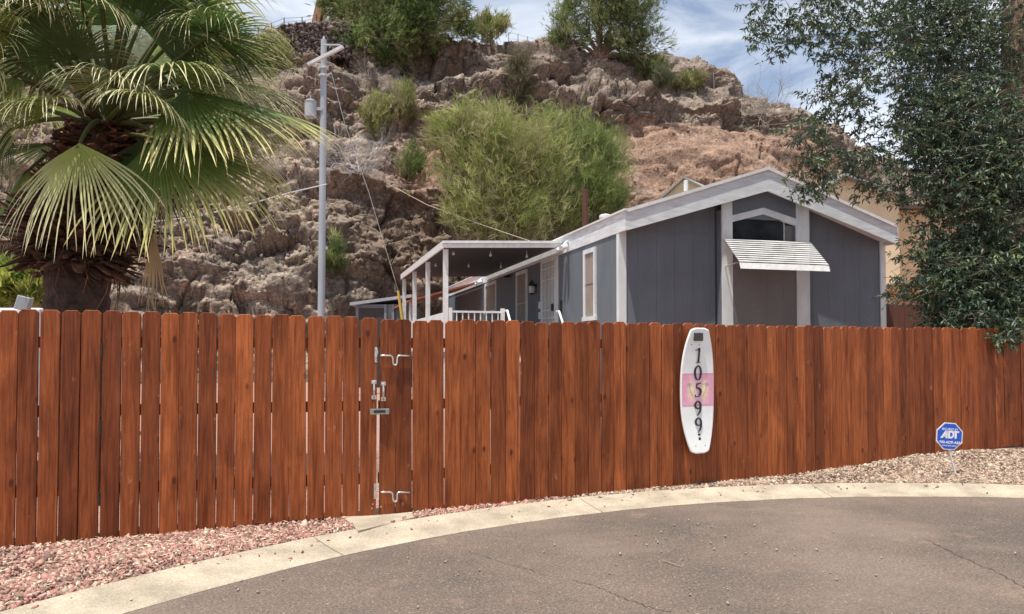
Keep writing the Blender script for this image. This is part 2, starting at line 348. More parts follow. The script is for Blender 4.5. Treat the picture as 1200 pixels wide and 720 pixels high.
# loose gravel: angular stones heaped over the bed
def stones(pts, size, cols, flat=.6, seed=1):
    r = np.random.default_rng(seed); n = len(pts)
    base = np.array([(1, 0, 0), (-1, 0, 0), (0, 1, 0), (0, -1, 0), (0, 0, 1), (0, 0, -1), (.6, .6, .5), (-.6, .55, -.5), (.6, -.6, -.45), (-.55, -.6, .5)], float)
    bm = bmesh.new(); [bm.verts.new(b) for b in base]; bmesh.ops.convex_hull(bm, input=bm.verts); bmesh.ops.triangulate(bm, faces=bm.faces); bm.verts.index_update()
    tri = np.array([[v.index for v in f.verts] for f in bm.faces]); nb = len(bm.verts); base = np.array([v.co[:] for v in bm.verts]); bm.free()
    S = size*r.uniform(.5, 1.35, (n, 1))*np.stack([r.uniform(.7, 1.3, n), r.uniform(.5, 1.0, n), flat*r.uniform(.5, 1, n)], 1)
    B = base[None]*S[:, None, :]*r.uniform(.75, 1.2, (n, nb, 1))
    q = r.normal(size=(n, 4)); q[:, 0] += 0; q /= np.linalg.norm(q, axis=1, keepdims=True); w, x, y, z = q.T
    Rm = np.stack([1-2*(y*y+z*z), 2*(x*y-z*w), 2*(x*z+y*w), 2*(x*y+z*w), 1-2*(x*x+z*z), 2*(y*z-x*w), 2*(x*z-y*w), 2*(y*z+x*w), 1-2*(x*x+y*y)], 1).reshape(n, 3, 3)
    B *= np.exp(r.normal(0, .28, (n, 1, 1)))
    Vv = np.einsum('nij,nkj->nki', Rm, B)+pts[:, None, :]
    Fa = (tri[None]+(np.arange(n)*nb)[:, None, None]).reshape(-1, 3)
    ci = r.integers(0, len(cols), n); cc = np.array(cols)[ci]*r.uniform(.7, 1.25, (n, 1)); cc = np.repeat(cc, nb, 0)
    return Vv.reshape(-1, 3), Fa, cc
FP = [Vector((-8.2, 4.855)), Vector((-1.17, 6.452)), Vector((5.11, 9.44)), Vector((13, 11.85))]
def fence_y(x): return np.interp(x, [p.x for p in FP], [p.y for p in FP])
pts = []
n = 560000; x = rng.uniform(-5.2, 8.6, n); y = rng.uniform(2.6, 10.8, n); r = np.hypot(x-CC[0], y-CC[1])
ok = (r > RB+.0) & (y < fence_y(x)+.12) & (y > 1.5)
# keep the gate pad clear
padp = [(p.x, p.y) for p in pad]
def inside(x, y, poly):
    c = np.zeros(len(x), bool); m_ = len(poly)
    for i in range(m_):
        (x1, y1), (x2, y2) = poly[i], poly[(i+1) % m_]
        c ^= ((y1 > y) != (y2 > y)) & (x < (x2-x1)*(y-y1)/(y2-y1+1e-9)+x1)
    return c
ok &= (r < RB+1.9) & ((x > -4.6) | (rng.random(n) < .5)); ok &= ~inside(x, y, padp); x, y = x[ok], y[ok]; z = ground_z(np.where(np.hypot(x-CC[0], y-CC[1]) > RB, x, x), y)
z = z+rng.uniform(.0, .012, len(x))+.012*fbm(np.stack([x*3, y*3, 0*x], 1), 3)
P = np.stack([x, y, z], 1)
left = x < .5
bare = fbm(np.stack([x*1.6, y*1.6, 0*x], 1), 3, 77) > .60
keep = ~bare | (rng.random(len(x)) < .35); P = P[keep]; left = left[keep]
m2 = 170; aa = rng.uniform(.55, 3.0, m2); r2 = RB-np.abs(rng.normal(0, .16, m2)); sx_ = CC[0]+r2*np.cos(aa); sy_ = CC[1]+r2*np.sin(aa); okk = (r2 > 7.2); P = np.concatenate([P, np.stack([sx_, sy_, np.interp(r2, [7.6, 7.7, 7.99, 8.06], [.006, .02, .055, .07])], 1)[okk]]); left = np.concatenate([left, (sx_ < .5)[okk]])
pink = [(.34, .24, .18), (.22, .14, .115), (.52, .26, .215), (.46, .22, .185), (.58, .33, .27), (.40, .18, .155), (.56, .38, .31), (.64, .52, .42), (.28, .15, .13), (.48, .28, .22)]
tan_ = [(.42, .31, .235), (.36, .26, .20), (.50, .40, .31), (.24, .165, .13), (.44, .29, .225), (.56, .48, .38), (.19, .14, .11), (.34, .23, .18), (.14, .105, .085)]
dust = None
pink = [tuple(k*.88 for k in q) for q in pink]
v1, f1, c1 = stones(P[left], .0165, pink, seed=3); v2, f2, c2 = stones(P[~left], .0175, tan_, seed=4)
def lab(o, *a, **k): return tag(o, *a, **k)
lab(npmesh('gravel', v1, f1, M['gravel'], col=c1), 'pink crushed gravel along the fence foot left of the gate', 'gravel', kind='stuff')
lab(npmesh('gravel', v2, f2, M['gravel'], col=c2), 'tan and brown gravel bank between the kerb and the right fence', 'gravel', kind='stuff')
# dry leaves and twigs lying in the gravel
m_ = 2200; idx = rng.choice(len(P), m_, replace=False); Q = P[idx]+np.array([0, 0, .022]); a = rng.uniform(0, 2*PI, m_); ln = rng.uniform(.015, .05, m_); wd = rng.uniform(.003, .009, m_)
d = np.stack([np.cos(a), np.sin(a), rng.uniform(-.15, .25, m_)], 1); s_ = np.stack([-np.sin(a), np.cos(a), rng.uniform(-.3, .3, m_)], 1)
V = np.stack([Q-d*ln[:, None], Q+s_*wd[:, None], Q+d*ln[:, None], Q-s_*wd[:, None]], 1).reshape(-1, 3)
lab(npmesh('leaf_litter', V, np.arange(m_*4).reshape(-1, 4), material('dry_leaf', (.62, .52, .38), (.4, .3, .2), 8, .8)), 'dry leaves and bark chips scattered over the gravel', 'leaf litter', kind='stuff')
# pebbles on the asphalt
pb = [(807, 611), (817, 615), (803, 625), (834, 619), (884, 617), (850, 630), (833, 638), (837, 645), (818, 616), (775, 625), (771, 637), (790, 617), (758, 640), (769, 635), (775, 648), (833, 654), (977, 625), (910, 646), (931, 645), (931, 652), (957, 646), (897, 637), (874, 650), (727, 651), (722, 663), (714, 674), (973, 673), (980, 681), (1027, 676), (808, 691), (809, 699), (853, 692), (853, 709), (276, 690), (283, 682), (331, 681), (279, 693), (302, 696), (490, 713), (522, 660), (537, 675), (562, 670), (478, 655), (1190, 650), (1033, 655), (848, 668), (637, 649), (650, 640), (1042, 615), (1100, 640), (800, 657), (820, 670), (706, 609), (780, 633), (745, 628)]
base = None
for i, (px, py) in enumerate(pb):
    p = gp(px, py); k = .017+.011*random.random()
    if base is None:
        v, f, c = stones(np.zeros((1, 3)), 1.0, [(1, 1, 1)], .75, 11); base = npmesh('pebble', v, f, M['stone']); o = base
    else: o = base.copy(); C.objects.link(o)
    o.scale = (k*1.2, k, k*.95); o.rotation_euler = (0, 0, random.uniform(0, 6)); o.location = (p.x, p.y, k*.45)
    tag(o, 'small loose pebble lying on the brown asphalt', 'pebble', 'pebbles scattered on the asphalt')
mb = MB(); q = [gp(776, 658), gp(784, 661), gp(793, 664), gp(801, 666)]; mb.tube([p+Vector((0, 0, .006+.004*(i % 2))) for i, p in enumerate(q)], [.002, .004, .0035, .002], 5)
tag(mb.build('twig', material('tan_twig', (.34, .26, .17)), loc=q[0]), 'thin dry twig lying on the asphalt among the pebbles', 'twig')

# ------------------------------------------------------------------ fence
def picket(mb, p, t, nrm, w, z0, z1, th=.018, sheet=0):
    """p: 2d centre, t: along, nrm: towards the street"""
    ear = .026; b = .003
    prof = [(-w/2, z0), (w/2, z0), (w/2, z1-ear), (w/2-ear, z1), (-w/2+ear, z1), (-w/2, z1-ear)]
    pin = [(-w/2+b, z0+b), (w/2-b, z0+b), (w/2-b, z1-ear-b*.4), (w/2-ear-b*.4, z1-b), (-w/2+ear+b*.4, z1-b), (-w/2+b, z1-ear-b*.4)]
    lean = random.gauss(0, .003)
    def P(u, z, d): q = p+t*(u+lean*(z-z0))+nrm*d; return (q.x, q.y, z)
    vs = [P(u, z, th/2) for u, z in pin]+[P(u, z, th/2-b) for u, z in prof]+[P(u, z, -th/2) for u, z in prof]
    fs = [(0, 1, 2, 3, 4, 5), (17, 16, 15, 14, 13, 12)]
    for k in range(6):
        j = (k+1) % 6; fs += [(k, k+6, j+6, j), (k+6, k+12, j+12, j+6)]
    tone = min(1, max(0, random.gauss(.42, .29)))
    mb.col = (tone, random.random(), random.random()); mb.add(vs, fs)
def fence_run(root, a, b, top, gap, bw=.14, raise_=.015, name='picket_panel', rails=(.32, .95, 1.5), hing=None):
    a = Vector(a); b = Vector(b); t = (b-a).normalized(); nrm = Vector((t.y, -t.x)); Ln = (b-a).length
    mb = MB(); n = max(1, round(Ln/(bw+gap))); st = Ln/n
    for i in range(n):
        p = a+t*(st*(i+.5)); gz = float(ground_z(p.x, p.y)) if math.hypot(p.x-CC[0], p.y-CC[1]) > RB-.03 else .06
        tp = top if not hasattr(top, '__len__') else top[0]+(top[1]-top[0])*(i+.5)/n
        w = st-gap*random.uniform(.45, 1.35)
        picket(mb, p+nrm*random.uniform(-.002, .005), t, nrm, w, gz+raise_+random.uniform(-.008, .012), tp+random.gauss(0, .005))
    mb.build(name, M['wood'], root)
    for z in rails:
        m2 = MB(); m2.col = (.3, random.random(), .5); c = (a+b)/2-nrm*.031; m2.box((c.x, c.y, z+.06), (Ln-.01, .038, .089), Matrix.Rotation(math.atan2(t.y, t.x), 3, 'Z')); m2.build('rail', M['wood'], root)
    return t, nrm
def lx(px, i):     # point of fence line i seen at pixel column px
    a, b = FP[i], FP[i+1]; k = (px-600)/F; s = (b.y-a.y)/(b.x-a.x); Y = (a.y-s*a.x)/(1-s*k); return Vector((k*Y, Y))
def posts(root, ps, nrm, top=1.7):
    for p in ps:
        m2 = MB(); q = p-nrm*.10; m2.box((q.x, q.y, top/2), (.09, .09, top), Matrix.Rotation(math.atan2(nrm.x, -nrm.y), 3, 'Z')); m2.col = (.2, .5, .5); m2.build('post', M['post'], root)
pH = lx(119, 0); pG = lx(442.4, 0); pG2 = lx(444, 1); pR = lx(689, 1); pB = lx(1071, 1)
pG2 = FP[1]+(FP[2]-FP[1]).normalized()*.01
lf = wroot('wooden_fence', (pH.x-.5, pH.y, .05), 'dark shaded stretch of dog-ear board fence left of the gate, under the palm', 'fence', 'stained board fence runs')
t, nrm = fence_run(lf, FP[0], pH-(pH-FP[0]).normalized()*.006, 1.815, .009); posts(lf, [pH-t*.15, pH-t*2.3], nrm)
g1 = wroot('gate_leaf', (pH.x, pH.y, .05), 'left leaf of the wooden drive gate, wide gaps between its red-brown boards', 'gate', 'leaves of the wooden drive gate')
t1, n1_ = fence_run(g1, pH+t*.006, pG-t*.004, (1.815, 1.785), .0070, .139)
g2 = wroot('gate_leaf', (pR.x, pR.y, .05), 'right leaf of the wooden drive gate, carrying the two bent drop latches', 'gate', 'leaves of the wooden drive gate')
t2, n2_ = fence_run(g2, pG2, pR-(pR-pG2).normalized()*.003, (1.768, 1.775), .007, .141)
rf = wroot('wooden_fence', (pR.x+.1, pR.y, .05), 'long red-brown board fence run with the white number board hung on it', 'fence', 'stained board fence runs')
fence_run(rf, pR+t2*.003, pB, 1.780, .0035, .144); posts(rf, [pR+t2*.05, pR+t2*2.4], n2_)
ff = wroot('wooden_fence', (pB.x+.05, pB.y, .1), 'far right board fence run behind the blue octagonal yard sign', 'fence', 'stained board fence runs')
t3, n3_ = fence_run(ff, pB+(FP[3]-pB).normalized()*.004, FP[3], 1.787, .003, .145); posts(ff, [pB+t3*.05, pB+t3*2.5], n3_)
# gate hardware (world positions via the fence planes)
def on(px, py, i, off):                  # point on fence plane i at pixel, off metres towards the street
    a, b = FP[i], FP[i+1]; t = (b-a).normalized(); n = Vector((t.y, -t.x)); a2 = a+n*off; s = t.y/t.x
    p = at(px, py, 5)-Vector((0, 0, CH)); k = p.x/p.y; Y = (a2.y-s*a2.x)/(1-s*k); return Vector((k*Y, Y, CH+p.z/p.y*Y))
def drop_latch(y, dy):
    o = .022
    mb = MB(); pts = [(446, y), (451, y), (457.5, y), (459.6, y+1.2), (460.3, y+4), (460.5, y+8.5), (461.4, y+10.6), (463, y+11.3), (464.6, y+10.6), (465.3, y+8.5), (465.4, y+4), (466, y+1), (468, y), (480, y+.5)]
    mb.tube([on(a, b, 1, o+.008) for a, b in pts], .0085, 8)
    lt = mb.build('drop_latch', M['zinc'], g2, smooth=True)
    for cx in (450, 470):
        m3 = MB(); c = on(cx, y, 1, o); m3.box(c, (.055, .022, .040), Matrix.Rotation(R(25.5), 3, 'Z'), .003)
        c2 = on(cx, y-1.5, 1, o-.009); m3.box(c2, (.065, .004, .06), Matrix.Rotation(R(25.5), 3, 'Z'))
        ch = m3.build('latch_bracket', M['zinc'], lt)
    m4 = MB(); x0 = 441.5 if y < 500 else 440.5
    m4.tube([on(x0-.5, y-9, 0, .028), on(x0+1, y-4, 0, .034), on(x0-.5, y+2, 0, .028), on(x0, y+8, 0, .022)], .007, 7); m4.box(on(x0-1, y-1, 0, .014), (.02, .004, .13), Matrix.Rotation(R(12.8), 3, 'Z'))
    m4.build('latch_keeper', M['zinc'], g1, smooth=False)
drop_latch(417, 0); drop_latch(577, 0)
def pull(px, py, i, root):
    mb = MB(); mb.tube([on(px, py-9, i, .014), on(px, py-8, i, .045), on(px, py, i, .052), on(px, py+8, i, .045), on(px, py+9, i, .014)], [.009, .008, .010, .008, .009], 8)
    for yy in (-9, 9): mb.box(on(px, py+yy, i, .014), (.042, .008, .034), Matrix.Rotation(R(12.8 if i == 0 else 25.5), 3, 'Z'), .002)
    mb.build('pull_handle', M['zinc'], root)
pull(438.3, 457, 0, g1); pull(449.3, 459, 1, g2)
mb = MB(); mb.box(on(445, 482.5, 1, .03), (.165, .018, .05), Matrix.Rotation(R(18), 3, 'Z'), .003); mb.build('slide_bolt', material('brushed_steel', (.45, .45, .42), (.3, .3, .28), 30, .35, metal=.7), g2)
mb = MB(); mb.box(on(445, 482.5, 1, .041), (.10, .008, .022), Matrix.Rotation(R(18), 3, 'Z')); mb.build('bolt_window', M['dark'], g2)
for yy in (410, 501, 585):
    mb = MB(); c = on(119.3 if yy < 450 else 117.6 if yy < 550 else 116, yy, 0, .012); mb.tube([c-Vector((0, 0, .055)), c+Vector((0, 0, .055))], .009, 8); mb.build('hinge', M['dark'], g1)
for px, py in ((437, 591), (436, 596), (446.5, 594)):
    mb = MB(); mb.lathe(on(px, py, 0 if px < 441 else 1, .011), [(.006, -.006), (.006, .006)], 8); mb.build('screw', M['zinc'], g1 if px < 441 else g2)

# ------------------------------------------------------------------ number board (wakeboard)
BC = on(816.5, 457.5, 1, .05); br = wroot('wakeboard', (BC.x, BC.y, BC.z-.66), 'white wakeboard with pink band and house number 10599 hung on the fence', 'wakeboard')
RZ = R(25.5); tt = Vector((math.cos(RZ), math.sin(RZ), 0)); nn = Vector((math.sin(RZ), -math.cos(RZ), 0))
tilt = R(.4)
def bp_(u, z, d=0): u2 = u+z*math.sin(tilt); return BC+tt*u2+Vector((0, 0, z))+nn*d
HH = .665; Wm = .222
def halfw(s):       # s in -1..1
    a = abs(s); w = Wm*(1-.5*a**2.6)
    if a > .955: w -= .055*((a-.955)/.045)**2
    return w
ss = [-1, -.993, -.98, -.965]+list(np.linspace(-.94, .94, 33))+[.965, .98, .993, 1]
out = [(-halfw(s), s*HH) for s in ss]+[(halfw(s), s*HH) for s in ss[::-1]]
def rock(z): return .045*(abs(z)/HH)**2.2
def board_mesh(shr, d, out=out): return [bp_(u*(1-shr), z*(1-shr*.35), d+rock(z)) for u, z in out]
n = len(out); m_ = len(ss); a = board_mesh(.05, .016); b = board_mesh(0, .010); c = board_mesh(0, -.002); d = board_mesh(.05, -.010)
mb = MB(); vs = a+b+c+d; fs = []
for L_ in range(3): fs += [(L_*n+k, L_*n+(k+1) % n, (L_+1)*n+(k+1) % n, (L_+1)*n+k) for k in range(n)]
for L_ in (0, 3):
    for i in range(m_-1):
        fs.append((L_*n+i, L_*n+i+1, L_*n+n-2-i, L_*n+n-1-i))
mb.add(vs, fs); mb.build('deck', material('glossy_white_board', (.86, .87, .86), (.78, .79, .78), 5, .25, coat=.3), br, smooth=False)
# pink band painted between the two rules
def band_mat():
    m = bpy.data.materials.new('pink_sunset_print'); m.use_nodes = True; nt = m.node_tree; N = nt.nodes; L = nt.links; b = N['Principled BSDF']; b.inputs['Roughness'].default_value = .3
    at_ = N.new('ShaderNodeAttribute'); at_.attribute_name = 'Col'; L.new(at_.outputs['Color'], b.inputs['Base Color']); return m
nz, nu = 40, 36; V = []; col = []
for i in range(nz+1):
    z = -.150+.345*i/nz-.015
    hw = halfw(z/HH)*.947
    for k in range(nu+1):
        f = -1+2*k/nu; V.append(bp_(f*hw, z, .0175+rock(z)))
        zz = (z-.01)/.17; glow = math.exp(-((abs(f)-.42)/.22)**2-((zz+.05)/.6)**2)
        cpink = np.array([.80, .36, .52]); cy_ = np.array([.88, .78, .42]); cw = np.array([.82, .62, .70])
        c = cpink*(1-glow)+cy_*glow; cen = math.exp(-(f/.22)**2)*.6; c = c*(1-cen)+cw*cen
        if abs(zz) > .93: c = np.array([.72, .30, .46])
        c = c*(.93+.14*float(vnoise([[f*9, zz*6, 1]])[0])); col.append(c)
Fq = [(i*(nu+1)+k, i*(nu+1)+k+1, (i+1)*(nu+1)+k+1, (i+1)*(nu+1)+k) for i in range(nz) for k in range(nu)]
npmesh('pink_band', np.array([v[:] for v in V]), np.array(Fq), band_mat(), br, col=np.array(col))
def stroke(mb, pts, ws, z0, d0=.020, th=.008, sc=1, cx=0):
    P2 = []
    for a, b in zip(pts[:-1], pts[1:]):
        P2.append(a)
    m = len(pts); A = []; B = []
    for i in range(m):
        dx = pts[min(i+1, m-1)][0]-pts[max(i-1, 0)][0]; dy = pts[min(i+1, m-1)][1]-pts[max(i-1, 0)][1]; l = math.hypot(dx, dy) or 1; nx, ny = -dy/l, dx/l
        w = ws[i] if hasattr(ws, '__len__') else ws; A.append((pts[i][0]+nx*w, pts[i][1]+ny*w)); B.append((pts[i][0]-nx*w, pts[i][1]-ny*w))
    for i in range(m-1):
        q = [A[i], A[i+1], B[i+1], B[i]]; qq = [(cx+x*sc, z0+y*sc) for x, y in q]
        mb.prism([bp_(u, z, d0+rock(z)) for u, z in qq], nn*th)
def smooth_path(p, n=6):
    out = []; m = len(p)
    for i in range(m-1):
        p0, p1, p2, p3 = p[max(i-1, 0)], p[i], p[i+1], p[min(i+2, m-1)]
        for k in range(n):
            t = k/n; out.append(tuple(.5*((2*p1[j])+(-p0[j]+p2[j])*t+(2*p0[j]-5*p1[j]+4*p2[j]-p3[j])*t*t+(-p0[j]+3*p1[j]-3*p2[j]+p3[j])*t**3) for j in range(len(p1))))
    out.append(p[-1]); return out
G = {'1': [[(-.28, .34, .03), (-.05, .42, .06), (.06, .47, .09), (.05, .2, .09), (.03, -.2, .09), (.0, -.47, .08)], [(-.2, -.49, .035), (.2, -.46, .035)]],
     '0': [[(.02, .5, .05), (-.2, .32, .10), (-.27, 0, .12), (-.18, -.34, .09), (.02, -.5, .04), (.2, -.33, .09), (.27, 0, .11), (.2, .33, .08), (.02, .5, .05)]],
     '5': [[(.28, .46, .05), (-.05, .4, .07), (-.12, .12, .035), (.02, .14, .07), (.22, .02, .11), (.25, -.2, .11), (.08, -.44, .06), (-.15, -.46, .05), (-.24, -.34, .06)]],
     '9': [[(.22, .12, .05), (.05, -.02, .06), (-.2, .08, .10), (-.23, .3, .11), (-.02, .49, .05), (.2, .36, .09), (.24, .08, .11), (.16, -.25, .08), (-.1, -.5, .03)]]}
blk = material('black_metal_numeral', (.02, .02, .022), (.04, .04, .042), 20, .35, metal=.3)
for ch, yy in zip('10599', (416.8, 437, 457, 478.5, 498)):
    p = at(816.5, yy, BC.y); mb = MB()
    for st in G[ch]:
        sp = smooth_path(st, 6) if len(st) > 2 else st
        stroke(mb, [(a*.95, b) for a, b, w in sp], [w*.62 for a, b, w in sp], p.z-BC.z, sc=.155, cx=-.005)
    mb.build('numeral', blk, br)
# faint palm sketches, lettering-like flourish and screws
ink = material('lilac_print', (.45, .40, .55), None, 5, .4); mb = MB()
for sx in (-1, 1):
    for k in range(5):
        a = R(20+35*k); mb2 = [(sx*.115, .06), (sx*.115+math.cos(a)*.022, .06+math.sin(a)*.018+.004), (sx*.115+math.cos(a)*.042, .06+math.sin(a)*.024-.006)]
        stroke(mb, mb2, [.003, .003, .001], 0, .019, .001)
    stroke(mb, smooth_path([(sx*.115, .06), (sx*.10, .0), (sx*.065, -.06)], 4), .0025, 0, .019, .001)
mb.build('palm_print', ink, br)
mb = MB(); pinkink = material('pink_print', (.80, .48, .56), None, 5, .4)
stroke(mb, smooth_path([(-.06, -.5), (-.035, -.47), (0, -.455), (.035, -.47), (.06, -.5)], 5), .004, 0, .012, .001)
stroke(mb, [(-.12, -.535), (.11, -.53)], .006, 0, .010, .001); stroke(mb, smooth_path([(.02, .50), (.06, .515), (.05, .48), (.085, .49), (.10, .53)], 5), .005, 0, .012, .001)
mb.build('pink_print', pinkink, br)
mb = MB(); mb.prism([bp_(.0+.02*math.cos(k*PI/3), -.468+.011*math.sin(k*PI/3), .014+rock(.46)) for k in range(6)], nn*.006); mb.prism([bp_(.004+.018*math.cos(k*PI/3), -.512+.018*math.sin(k*PI/3), .014+rock(.5)) for k in range(6)], nn*.006); mb.build('ornament', blk, br)
for u, z in ((-.055, -.585), (.07, -.585), (-.10, .485), (.0, .485)):
    mb = MB(); mb.box(bp_(u, z, .016+rock(z)), (.010, .006, .010), Matrix.Rotation(RZ, 3, 'Z')); mb.build('screw', M['dark'], br)
sl = MB(); c = at(817.5, 395, BC.y-.045); RM = Matrix.Rotation(RZ, 3, 'Z'); sl.box(c, (.115, .05, .085), RM, .006); lamp = sl.build('solar_light', material('bronze_plastic', (.045, .04, .035), None, 9, .4), br)
s2 = MB(); s2.box(c+nn*.026+Vector((0, 0, .018)), (.09, .004, .022), RM); s2.box(c+nn*.026+Vector((0, 0, -.018)), (.09, .004, .024), RM); s2.build('lens', material('pale_lens', (.42, .38, .26), (.3, .28, .2), 9, .25), lamp)

# ------------------------------------------------------------------ octagonal yard sign
sb = gp(1120.5, 551, .13); scn = at(1112.5, 511.5, sb.y-.02); sr = wroot('yard_sign', (sb.x, sb.y, .1), 'blue octagonal security sign with white letters on a leaning white stake in the gravel', 'yard sign')
mb = MB(); pr = 16.2/F*sb.y
mb.tube([sb-Vector((0, 0, .08)), scn+Vector((0, .012, -pr*.9)), scn+Vector((0, .014, -pr*.2))], .011, 8); mb.build('stake', M['whitemetal'], sr)
sa = R(6); Xs = Vector((math.cos(.05), math.sin(.05), 0)); Zs = Vector((0, 0, 1)); ns = Vector((math.sin(.05), -math.cos(.05), 0)); tl = R(-4)
def sg(u, v, d): uu = u*math.cos(tl)-v*math.sin(tl); vv = u*math.sin(tl)+v*math.cos(tl); return scn+Xs*uu+Zs*vv+ns*d
def octo(r, d): return [sg(r*math.cos(R(22.5+45*k))/math.cos(R(22.5)), r*math.sin(R(22.5+45*k))/math.cos(R(22.5)), d) for k in range(8)]
mb = MB(); mb.prism(octo(pr*.97, -.003), ns*.006); mb.build('plate', M['whitemetal'], sr)
mb = MB(); mb.prism(octo(pr*.90, .0032), ns*.0015); mb.build('blue_face', material('blue_sign_vinyl', (.018, .085, .50), (.02, .10, .54), 5, .3), sr)
wv = material('white_vinyl', (.85, .86, .9), None, 5, .35)
def poly(mb, pl, s, ox, oy): mb.prism([sg(ox+x*s, oy+y*s, .005) for x, y in pl], ns*.0012)
mb = MB(); s = pr*.52; oy = -.28*s
poly(mb, [(-1.32, 0), (-.98, 0), (-.42, .72), (-.42, 1.05), (-.62, 1.05)], s, 0, oy)          # left leg of the A
poly(mb, [(-.62, 0), (-.34, 0), (-.34, 1.05), (-.62, 1.05)], s, 0.04*s, oy); poly(mb, [(-.95, .2), (-.5, .2), (-.5, .38), (-.8, .38)], s, 0, oy)
poly(mb, [(-.22, 0), (.05, 0), (.05, 1.05), (-.22, 1.05)], s, 0, oy)
poly(mb, [(.05, .82), (.25, .82), (.42, .62), (.64, .75), (.36, 1.05), (.05, 1.05)], s, 0, oy); poly(mb, [(.05, 0), (.3, 0), (.62, .28), (.42, .42), (.22, .22), (.05, .22)], s, 0, oy)
poly(mb, [(.42, .42), (.62, .28), (.66, .5), (.64, .75), (.42, .62)], s, 0, oy)
poly(mb, [(.72, 0), (1.0, 0), (1.0, .8), (.72, .8)], s, 0, oy); poly(mb, [(.5, .82), (1.3, .82), (1.34, 1.05), (.5, 1.05)], s, .0, oy)
mb.build('letters', wv, sr)
def text_mesh(body, size, u, v, name, parent, mat, fn, bold=0.):
    cu = bpy.data.curves.new('txt', 'FONT'); cu.body = body; cu.size = size; cu.align_x = 'CENTER'; cu.align_y = 'CENTER'; cu.offset = bold
    o = bpy.data.objects.new('txt', cu); C.objects.link(o); bpy.context.view_layer.update()
    dg = bpy.context.evaluated_depsgraph_get(); me = bpy.data.meshes.new_from_object(o.evaluated_get(dg)); bpy.data.objects.remove(o)
    off = Vector(parent['loc0']) if 'loc0' in parent else Vector((0, 0, 0))
    for w in me.vertices: w.co = fn(u+w.co.x, v+w.co.y)-off
    me.materials.clear(); me.materials.append(mat); o = bpy.data.objects.new(name, me); C.objects.link(o); o.parent = parent; return o
text_mesh('SECURED BY', .034, 0, pr*.50, 'lettering', sr, wv, lambda x, y: sg(x, y, .0062), .0005)
text_mesh('1-800-ADT-ASAP', .042, 0, -pr*.44, 'lettering', sr, wv, lambda x, y: sg(x, y, .0062), .0012)
text_mesh('www.adt.com', .030, 0, -pr*.66, 'lettering', sr, wv, lambda x, y: sg(x, y, .0062), .0003)
# ------------------------------------------------------------------ hill
xs_st = np.array([-700, 0, 150, 300, 400, 500, 600, 700, 760, 850, 940, 1050, 1300, 1900], float)
D0 = np.array([33, 33, 33, 34, 35, 37, 38, 41, 43, 44, 45, 46, 47, 48], float)
rows_y = [None,
 [350, 340, 335, 342, 330, 322, 325, 315, 310, 312, 325, 345, 365, 370],
 [235, 235, 230, 222, 214, 222, 230, 232, 225, 225, 240, 275, 340, 350],
 [185, 182, 178, 168, 165, 165, 172, 178, 158, 150, 178, 225, 320, 335],
 [150, 150, 146, 142, 135, 134, 140, 146, 147, 142, 165, 212, 310, 330],
 [118, 116, 112, 104, 96, 93, 106, 124, 116, 114, 150, 203, 300, 325],
 [98, 95, 92, 84, 82, 80, 94, 104, 102, 107, 145, 198, 295, 322],
 [70, 66, 62, 54, 58, 58, 66, 72, 80, 101, 139, 192, 290, 319],
 [52, 48, 46, 40, 44, 50, 50, 60, 71, 98, 136, 189, 286, 316]]
dD = [0, 2.0, 4.6, 9, 10, 11.2, 14.5, 15.8, 19]
pxs = np.concatenate([np.linspace(-700, -62, 130), np.linspace(-60, 1100, 960), np.linspace(1106, 1900, 110)]); NX = len(pxs)
segn = [36, 70, 44, 16, 34, 16, 30, 14]
def wig(x, k): return (vnoise(np.stack([x/90., x*0+k*7.7, x*0], -1))-.5)*10+(vnoise(np.stack([x/28., x*0+k*3.1, x*0+5], -1))-.5)*5
Ys = []; Zs = []
for k in range(9):
    D = np.interp(pxs, xs_st, D0)+dD[k]+(wig(pxs, k+20)*.10 if k else 0)
    if k == 0: z = np.zeros(NX)-.3
    else:
        py = np.interp(pxs, xs_st, rows_y[k])+(wig(pxs, k)*(1 if k < 8 else .5))
        z = CH+D*np.array([(at(600, p, 1.).z-CH) for p in py])
    Ys.append(D); Zs.append(z)
YY = []; ZZ = []; UU = []
for k in range(8):
    for j in range(segn[k]):
        t = j/segn[k]; YY.append(Ys[k]*(1-t)+Ys[k+1]*t); ZZ.append(Zs[k]*(1-t)+Zs[k+1]*t); UU.append(k+t)
YY.append(Ys[8]); ZZ.append(Zs[8]); UU.append(8)
for dd, dz in ((2, .1), (6, -.3), (14, -3), (30, -14), (60, -34)):
    YY.append(Ys[8]+dd); ZZ.append(np.maximum(Zs[8]+dz, -1)); UU.append(8+dd*.02)
YY = np.array(YY); ZZ = np.array(ZZ); UU = np.array(UU)[:, None]+0*YY
# soften the profile a little
for _ in range(1): YY[1:-1] = (YY[:-2]+2*YY[1:-1]+YY[2:])/4; ZZ[1:-1] = (ZZ[:-2]+2*ZZ[1:-1]+ZZ[2:])/4
XX = ((pxs-600)/F)[None]*(YY*.35+.65*(np.interp(pxs, xs_st, D0)+9)[None])*1.0
XX = ((pxs-600)/F)[None]*YY
P = np.stack([XX, YY, ZZ], -1)
du = np.gradient(P, axis=0); dx = np.gradient(P, axis=1); nrm = np.cross(dx, du); nrm /= np.linalg.norm(nrm, axis=-1, keepdims=True)+1e-9
nrm[nrm[..., 1] > 0] *= 1
steep = sstep(.25, .75, -nrm[..., 1])
Q = P*np.array([1, 1, 1.0])
warp = np.stack([fbm(Q*.5+k*13, 2, 80+k)-.5 for k in range(3)], -1)
big = fbm(Q*np.array([.13, .2, .2]), 3, 1)-.5; mid = fbm(Q*np.array([.5, .6, .75])+9, 3, 5)-.5; sm = fbm(Q*2.4+3, 4, 9)-.5
